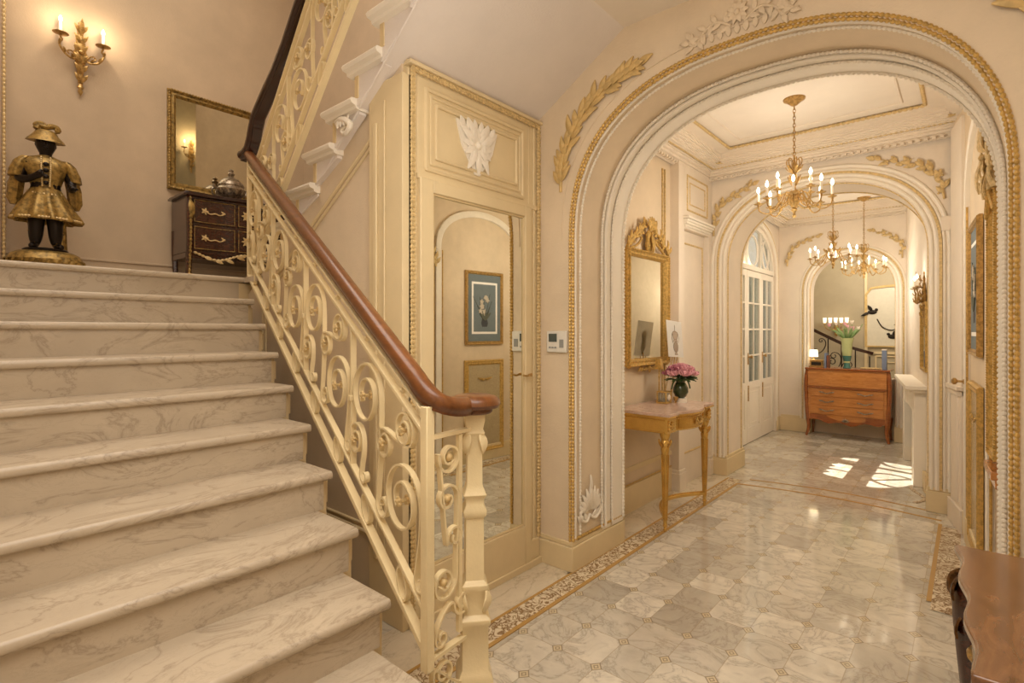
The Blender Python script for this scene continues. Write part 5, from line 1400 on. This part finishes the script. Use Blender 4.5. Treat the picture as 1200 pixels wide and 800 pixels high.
for k, (x, h, w_, mt, lb) in enumerate(((-1.505, .20, .022, BLUEB, 'tall blue grey book beside the casket on the cherry chest'), (-1.478, .17, .02, REDB, 'shorter brown book beside the casket on the cherry chest'))):
    t = thing('book', (x, 8.42, .948), lb, 'book', 'books on the cherry chest')
    MB().box(x-w_/2, x-w_/2+.003, 8.35, 8.48, .948, .948+h).box(x+w_/2-.003, x+w_/2, 8.35, 8.48, .948, .948+h).box(x-w_/2, x+w_/2, 8.347, 8.352, .948, .948+h).build('cover', mt, t)
    MB().box(x-w_/2+.003, x+w_/2-.003, 8.352, 8.475, .953, .943+h).build('pages', PAPER, t)
t = MB().box(-1.10, -.86, 8.34, 8.46, .948, .958).box(-1.10, -.86, 8.34, 8.35, .948, .966).box(-1.10, -.86, 8.45, 8.46, .948, .966).build('gilt_tray', GOLDP, bevel=.003); tag(t, 'flat gilt tray on the right side of the cherry chest top', 'tray')
t = thing('blue_box', (-.84, 8.42, .948), 'upright blue patterned box at the right end of the cherry chest', 'box')
MB().box(-.865, -.815, 8.38, 8.46, .948, 1.20).build('body', BLUEB, t, bevel=.003); MB().box(-.867, -.813, 8.378, 8.462, 1.20, 1.215).build('lid', WHITE, t, bevel=.003)

# ------------------------------------------------------------ far right: mantel, mirror, sconce
r2 = lambda y: -.27-.137*(y-5.95)
ang = math.atan2(-.137, 1)   # wall direction
def onwall(y, z, out=0): # point on the splayed wall
    n_ = Vector((-1, -.137, 0)).normalized(); return Vector((r2(y), y, z))+n_*out
def wbox(m, y0, y1, z0, z1, d):
    a, b_, c_, e = onwall(y0, 0, -.01), onwall(y1, 0, -.01), onwall(y1, 0, d), onwall(y0, 0, d)
    return m.add([(p.x, p.y, z0) for p in (a, b_, c_, e)]+[(p.x, p.y, z1) for p in (a, b_, c_, e)], [(0, 3, 2, 1), (4, 5, 6, 7), (0, 1, 5, 4), (1, 2, 6, 5), (2, 3, 7, 6), (3, 0, 4, 7)])
mt_ = thing('mantelpiece', tuple(onwall(6.85, 0)), 'white carved mantelpiece on the right wall of the far hall bay', 'mantelpiece')
m = wbox(MB(), 6.1, 7.7, .91, .945, .16); wbox(m, 6.14, 7.66, .88, .91, .13); m.build('shelf', WHITE, mt_, bevel=.004)
m = wbox(MB(), 6.2, 6.4, 0, .88, .09); m.build('jamb', WHITE, mt_, bevel=.004)
m = wbox(MB(), 7.4, 7.6, 0, .88, .09); m.build('jamb', WHITE, mt_, bevel=.004)
m = wbox(MB(), 6.4, 7.4, .66, .88, .07); m.build('frieze', WHITE, mt_, bevel=.004)
m = wbox(MB(), 6.4, 7.4, 0, .66, .01); m.build('hearth_opening', DARK, mt_)
m = wbox(MB(), 6.0, 8.45, 0, .16, .025)
struct(m, 'baseboard_far_right', CASE, 'skirting of the right wall in the far hall bay', 'baseboard')
t = thing('overmantel_mirror', tuple(onwall(6.5, 1.05)), 'small gilt framed mirror under the wall sconce above the white mantelpiece', 'mirror')
m = wbox(MB(), 5.98, 6.01, 1.08, 1.72, .025); wbox(m, 6.44, 6.47, 1.08, 1.72, .025); wbox(m, 6.01, 6.44, 1.69, 1.72, .025); wbox(m, 6.01, 6.44, 1.08, 1.11, .025); m.build('frame', GOLD, t, bevel=.005)
wbox(MB(), 6.01, 6.44, 1.11, 1.69, .010).build('glass', MIRR2, t)
s3 = dup(s1, tuple(onwall(6.12, 1.75, .0)), math.atan2(-.137, -1), 'gilt wall sconce with candles beside the overmantel mirror in the far hall bay', .9)

# ------------------------------------------------------------ first bay right wall: picture, grille, gilt mirror crest, door knob
def rwall(root_loc_y, z):
    return (rx(root_loc_y)-.002, root_loc_y, z)
aw = math.atan2(rx(4.6)-rx(4.0), .6)
def paint(t, o):
    m = MB().box(.012, .014, -.19, .19, .12, .70); m.build('mount', PAPER, t)
    m = MB().box(.014, .016, -.165, .165, .145, .675); m.build('canvas', PTBG, t)
    m = MB(); random.seed(3)
    for k in range(7):
        a = -1.3+.42*k; L = .10+.06*(k % 3)
        p0 = (.018, .0, .27); p1 = (.018, .02+math.sin(a)*L, .40+math.cos(a)*L*.9); m.tube([p0, p1], .003, 4)
        m.leaf(p0, (0, math.sin(a*1.2), 1), (1, 0, 0), .12, .025, .03)
    m.build('painted_leaves', PLEAF, t)
    m = MB()
    for k in range(9):
        y, z = .02+.085*math.cos(k*2.3)*(.4+.1*(k % 4)), .43+.10*math.sin(k*1.9)
        for q in range(5): a = 2*PI*q/5+k; m.leaf((.018, y, z), (0, math.cos(a), math.sin(a)), (1, 0, 0), .032, .022, .05, .1, 3)
    m.build('painted_flowers', plain('painted_cream', s2l(196, 184, 164), .6), t)
    m = MB().prism([(-.03, .20), (.04, .20), (.055, .24), (.04, .29), (-.03, .29), (-.045, .24)], .016, .018, lambda a, b_, h: (h, a, b_)); m.build('painted_bowl', plain('painted_grey', s2l(70, 72, 76), .6), t)
t = framed('flower_painting', 0, 'gilt framed flower still life on blue grey ground seen in the mirrored door', 'painting', .56, .82, .04, BRASS, PTBG, 'backing', beads=False, depth=.03, extra=paint)
t.location = (rx(4.30)-.004, 4.30, 1.30); t.rotation_euler = (0, 0, PI-aw)
def gril(t, o):
    m = MB()
    for k in range(2): m.tube([(.02, (-.1, .1)[k], .83), (.022, (-.03, .03)[k], .80), (.022, (0, 0)[k], .82)], .006, 6)
    for s_ in (-1, 1): m.leaf((.02, s_*.01, .81), (0, s_, .25), (1, 0, 0), .07, .024)
    m.build('bow_mount', GOLD, t)
t = framed('radiator_grille', 0, 'gilt framed radiator grille panel below the flower painting', 'radiator cover', .58, 1.03, .06, GOLD, RADM, 'grille', beads=False, depth=.03, extra=gril)
t.location = (rx(4.30)-.004, 4.30, .10); t.rotation_euler = (0, 0, PI-aw)
aw2 = math.atan2(rx(3.9)-rx(3.4), .5)
def gm2(t, o):
    m = MB(); crest(m, .03, 0, 1.28, .30, .34); m.build('crest', GOLDP, t)
    m = MB(); m.tube([(.03, -.13, 1.18), (.035, 0, 1.30), (.03, .13, 1.18)], .012, 6); m.build('pointed_moulding', GOLD, t)
t = framed('gilt_wall_panel', 0, 'narrow gilt framed wall panel with carved crest just behind the first arch on the right', 'panel', .26, 1.3, .035, GOLD, CASED, 'panel', extra=gm2, depth=.03)
t.location = (rx(3.46)-.004, 3.46, .84); t.rotation_euler = (0, 0, PI-aw2)
t = thing('brass_knob', (rx(4.86)-.02, 4.84, 1.09), 'round brass door knob on the pale pilaster of the right hall wall', 'knob')
m = MB().lathe([(.02, 0), (.018, .006), (.008, .012), (.008, .035), (.022, .045), (.024, .06), (.012, .07), (0, .072)], Matrix.Translation((rx(4.84)-.028, 4.84, 1.10)) @ Matrix.Rotation(-PI/2, 4, 'Y'), 14); m.build('knob', BRASS, t)

# ------------------------------------------------------------ beyond the third arch
t = thing('end_wall_mirror', (-1.1, 10.98, 1.2), 'large gilt framed mirror with painted blackbirds on the end wall', 'mirror')
m = MB(); P = [(-1.36, 1.19), (-.62, 1.19), (-.62, 2.18)]+[(-.62-.74*i/10, 2.18+.0+.10*math.sin(PI*(1-i/10)*.5+PI/2*0)*0+.04*math.sin(PI*i/10)) for i in range(1, 10)]+[(-1.36, 2.08)]
q = [(a, 10.975, b_) for a, b_ in P]; m.sweep(q, RECT(.035, .03), up=(0, 1, 0), closed=True); m.build('frame', GOLDM, t)
MB().prism(P, 0, .004, lambda a, b_, h: (a, 10.985+h, b_)).build('glass', BIRDM, t)
m = MB()
for (x, z, s_) in ((-1.27, 1.78, 1), (-.98, 1.36, -1), (-.80, 1.62, 1)):
    m.ball((x, 10.975, z), .05, 10, (1.4, .2, .8)); m.ball((x+s_*.06, 10.975, z+.04), .025, 8, (1, .3, 1)); m.leaf((x-s_*.03, 10.972, z), (-s_, 0, -.5), (0, -1, 0), .15, .05); m.leaf((x, 10.97, z+.02), (-s_*.5, 0, .8), (0, -1, 0), .12, .06)
m.tube([(x, 10.975, z) for x, _, z in catmull([(-1.20, 0, 1.66), (-1.12, 0, 1.52), (-.98, 0, 1.47), (-.85, 0, 1.56), (-.70, 0, 1.50)], 6)], .009, 5)
m.build('painted_birds', BLACK, t)
t = thing('candelabra_sconce', (-1.80, 10.98, 1.45), 'wall sconce with five frosted shades on the shaded end wall', 'sconce')
m = MB().lathe([(0, -.1), (.03, -.06), (.02, 0), (.04, .06), (.02, .12), (.015, .2), (0, .24)], Matrix.Translation((-1.80, 10.95, 1.45)), 12)
for k in range(5):
    x = -.17+.085*k; m.tube(catmull([(-1.80, 10.95, 1.50), (-1.80+x*.6, 10.90, 1.47), (-1.80+x, 10.88, 1.54), (-1.80+x, 10.88, 1.60)], 5), .007, 6)
m.build('arms', BRASS, t)
for k in range(5):
    x = -1.97+.085*k; MB().lathe([(.022, 0), (.030, .09), (.027, .09), (.019, 0)], Matrix.Translation((x, 10.88, 1.60)), 12).build('glass_shade', SHADE, t)
t = thing('far_balustrade', (-1.8, 10.6, 0), 'dark topped iron scroll balustrade descending in front of the end wall', 'balustrade')
m = MB().sweep([(-2.12, 10.5, 1.50), (-1.74, 10.5, 1.29), (-1.50, 10.5, 1.17), (-1.2, 10.5, 1.08)], RECT(.05, .05)); m.build('handrail', MAHOGD, t)
m = MB()
for P, Q, k in (((-1.95, .75), (-1.75, 1.05), 1), ((-1.62, .62), (-1.80, .95), -1), ((-1.55, .9), (-1.40, .60), 1), ((-2.05, 1.1), (-1.95, 1.3), 1)):
    m.sweep([(a.real, 10.5, a.imag) for a in scroll(P, Q, 'C', k, 1.0, 40, 2, 1.2)], RECT(.012, .025), up=(0, 1, 0))
for x in (-2.1, -1.85, -1.65, -1.45, -1.25): m.tube([(x, 10.5, 0), (x, 10.5, 1.50-.5*(x+2.12)-.03)], .010, 6)
m.build('scrollwork', DARK, t)
t = dup(bpy.data.objects['gilt_wall_mirror'], (-2.195, 10.2, 1.15), 0, 'copy of the gilt crested mirror in place of its reflection beyond the third arch')  # added copy, stands where the console mirror would be reflected

# ------------------------------------------------------------ walnut commode in the foreground
wc = thing('walnut_commode', (.26, 1.56, 0), 'polished walnut serpentine commode with dark bronze corner mounts in the right foreground', 'commode')
y0, y1 = 1.205, 1.915
wfr = lambda y: -(-.026+.034*(1-(y-y0)/(y1-y0))-.006*math.cos(6*PI*(y-y0)/(y1-y0)))
def slabL(m, ys, fx, xb, z0, z1): # front faces -x
    q = slab(MB(), ys, fx, -xb, z0, z1); return m.add([(-v[0], v[1], v[2]) for v in q.v], q.f)
ys = lin(y0, y1, 30)
m = slabL(MB(), ys, wfr, .53, .838, .86); o = m.build('top', WALN, wc, bevel=.005); o['label'] = 'polished walnut top with a moulded edge'
m = slabL(MB(), lin(y0+.01, y1-.01, 24), lambda y: wfr(y)-.010, .53, .826, .838); m.build('top_moulding', CHESTD, wc, bevel=.003)
m = slabL(MB(), lin(y0+.03, y1-.03, 24), lambda y: wfr(y)-.035, .52, .26, .826); m.build('body', WALN, wc, bevel=.004)
for z in (.30, .56):
    d = slabL(MB(), lin(y0+.09, y1-.09, 16), lambda y: wfr(y)-.025, .3, z, z+.235).build('drawer', KING, wc, bevel=.004)
    for yy in (y0+.2, y1-.2):
        m = MB().tube(catmull([(-wfr(yy)+.045, yy-.05, z+.12), (-wfr(yy)+.025, yy-.03, z+.10), (-wfr(yy)+.02, yy, z+.105), (-wfr(yy)+.025, yy+.03, z+.10), (-wfr(yy)+.045, yy+.05, z+.12)], 5), .006, 6); m.build('handle', BRASS, d)
for yy, s_ in ((y0+.035, -1), (y1-.035, 1)):
    x = -wfr(yy)+.03
    m = MB().tube(catmull([(x+.02, yy, .82), (x-.002, yy+s_*.015, .68), (x+.01, yy+s_*.01, .5), (x+.035, yy, .25), (x+.04, yy, .12), (x+.02, yy, .004)], 6), [.030, .034, .036, .038, .04, .04, .038, .036]+[.034]*8+[.03-.0007*i for i in range(15)], 10)
    l = m.build('leg', KING, wc)
    m = MB()
    for k in range(3):
        m.leaf((x-.012+.004*k, yy+s_*.01, .80-.05*k), (-.2+.1*(k % 2), (.5 if k % 2 else -.5), -1), (-1, 0, 0), .085, .035, .2)
    m.ball((x-.022, yy+s_*.012, .745), .020, 10); m.tube(catmull([(x, yy, .81), (x-.035, yy+s_*.02, .78), (x-.04, yy+s_*.015, .74), (x-.02, yy, .73)], 5), .009, 6)
    m.build('corner_mount', gold('dark_mount', s2l(120, 84, 46), .35, .2, 60) if s_ < 0 else bpy.data.materials['dark_mount'], l)
    MB().tube([(.50, yy, .3), (.50, yy, .0)], [.03, .018], 8).build('leg', KING, wc)

# ------------------------------------------------------------ lights
def lamp(kind, name, loc, energy, color=(1, .80, .55), size=.1, rot=None, size_y=None, spot=None, blend=.3):
    l = bpy.data.lights.new(name, kind); l.energy = energy; l.color = color
    if kind == 'AREA': l.size = size; l.shape = 'RECTANGLE'; l.size_y = size_y or size
    elif kind == 'SUN': l.angle = size
    else: l.shadow_soft_size = size
    if spot: l.spot_size = spot; l.spot_blend = blend
    o = bpy.data.objects.new(name, l); col.objects.link(o); o.location = loc
    if rot is not None: o.rotation_euler = rot
    if kind == 'POINT': o.visible_glossy = False
    return o
def aim(o, p): o.rotation_euler = (Vector(p)-o.location).to_track_quat('-Z', 'Y').to_euler()
W = (1, .91, .79)
lamp('POINT', 'chandelier_light', (-1.0, 4.30, 2.5), 9, W, .2)
lamp('POINT', 'chandelier_light', (-1.0, 4.30, 2.1), 22, W, .2)
lamp('POINT', 'chandelier_light', (-1.21, 7.15, 2.3), 13, W, .2)
lamp('POINT', 'chandelier_light', (-1.05, 7.7, 2.0), 18, W, .2)
for dy in (-.128, .128): lamp('POINT', 'sconce_light', (-5.05, .90+dy, 3.79), 1.8, (1, .78, .52), .015)
lamp('POINT', 'sconce_light', (-.25, 3.3, 4.75), 12, (1, .78, .5), .06)
lamp('POINT', 'sconce_light', (-.5, 6.3, 2.0), 2, W, .04)
a = lamp('AREA', 'rear_fill', (-.6, -2.3, 2.2), 150, (1, .95, .88), 3.4, size_y=2.4); aim(a, (-2.0, 2.6, 1.2))  # added fill behind the camera, no window is modelled there
a = lamp('AREA', 'stairwell_fill', (-3.2, .5, 5.4), 75, (1, .90, .78), 2.6, size_y=2.6); aim(a, (-3.2, .6, 0))  # added fill for the stairs, hung below a closed ceiling
a = lamp('AREA', 'vestibule_fill', (-.6, .6, 3.1), 30, (1, .94, .86), 1.6, size_y=1.6); aim(a, (-.7, .8, 0))  # added broad fill under the vestibule ceiling, no fixture
lamp('POINT', 'soffit_fill', (-1.0, 1.0, 1.9), 26, (1, .95, .88), .45)  # unseen soft lamp added to lift the soffit and vestibule
a = lamp('AREA', 'curtain_light', (-2.6, 7.4, 3.6), 10, (.95, .97, 1), 1.2, size_y=.5); aim(a, (-2.4, 7.4, 1.2))
lamp('POINT', 'end_room_fill', (-1.0, 9.9, 2.6), 60, (1, .93, .82), .3)  # unseen lamp added to brighten the space past the third arch
sp = lamp('SPOT', 'sun_shaft', (-4.6, 7.6, 6.3), 14000, (1, .95, .85), .008, spot=math.radians(11), blend=.05); aim(sp, (-.76, 6.42, 0))
wd = bpy.data.worlds.new('world'); scn.world = wd; wd.use_nodes = True
wd.node_tree.nodes['Background'].inputs[0].default_value = (1, .88, .72, 1); wd.node_tree.nodes['Background'].inputs[1].default_value = .8
scn.view_settings.view_transform = 'Standard'; scn.view_settings.look = 'None'; scn.view_settings.exposure = .12
scn.cycles.max_bounces = 8; scn.cycles.diffuse_bounces = 4; scn.cycles.glossy_bounces = 4; scn.cycles.transparent_max_bounces = 8
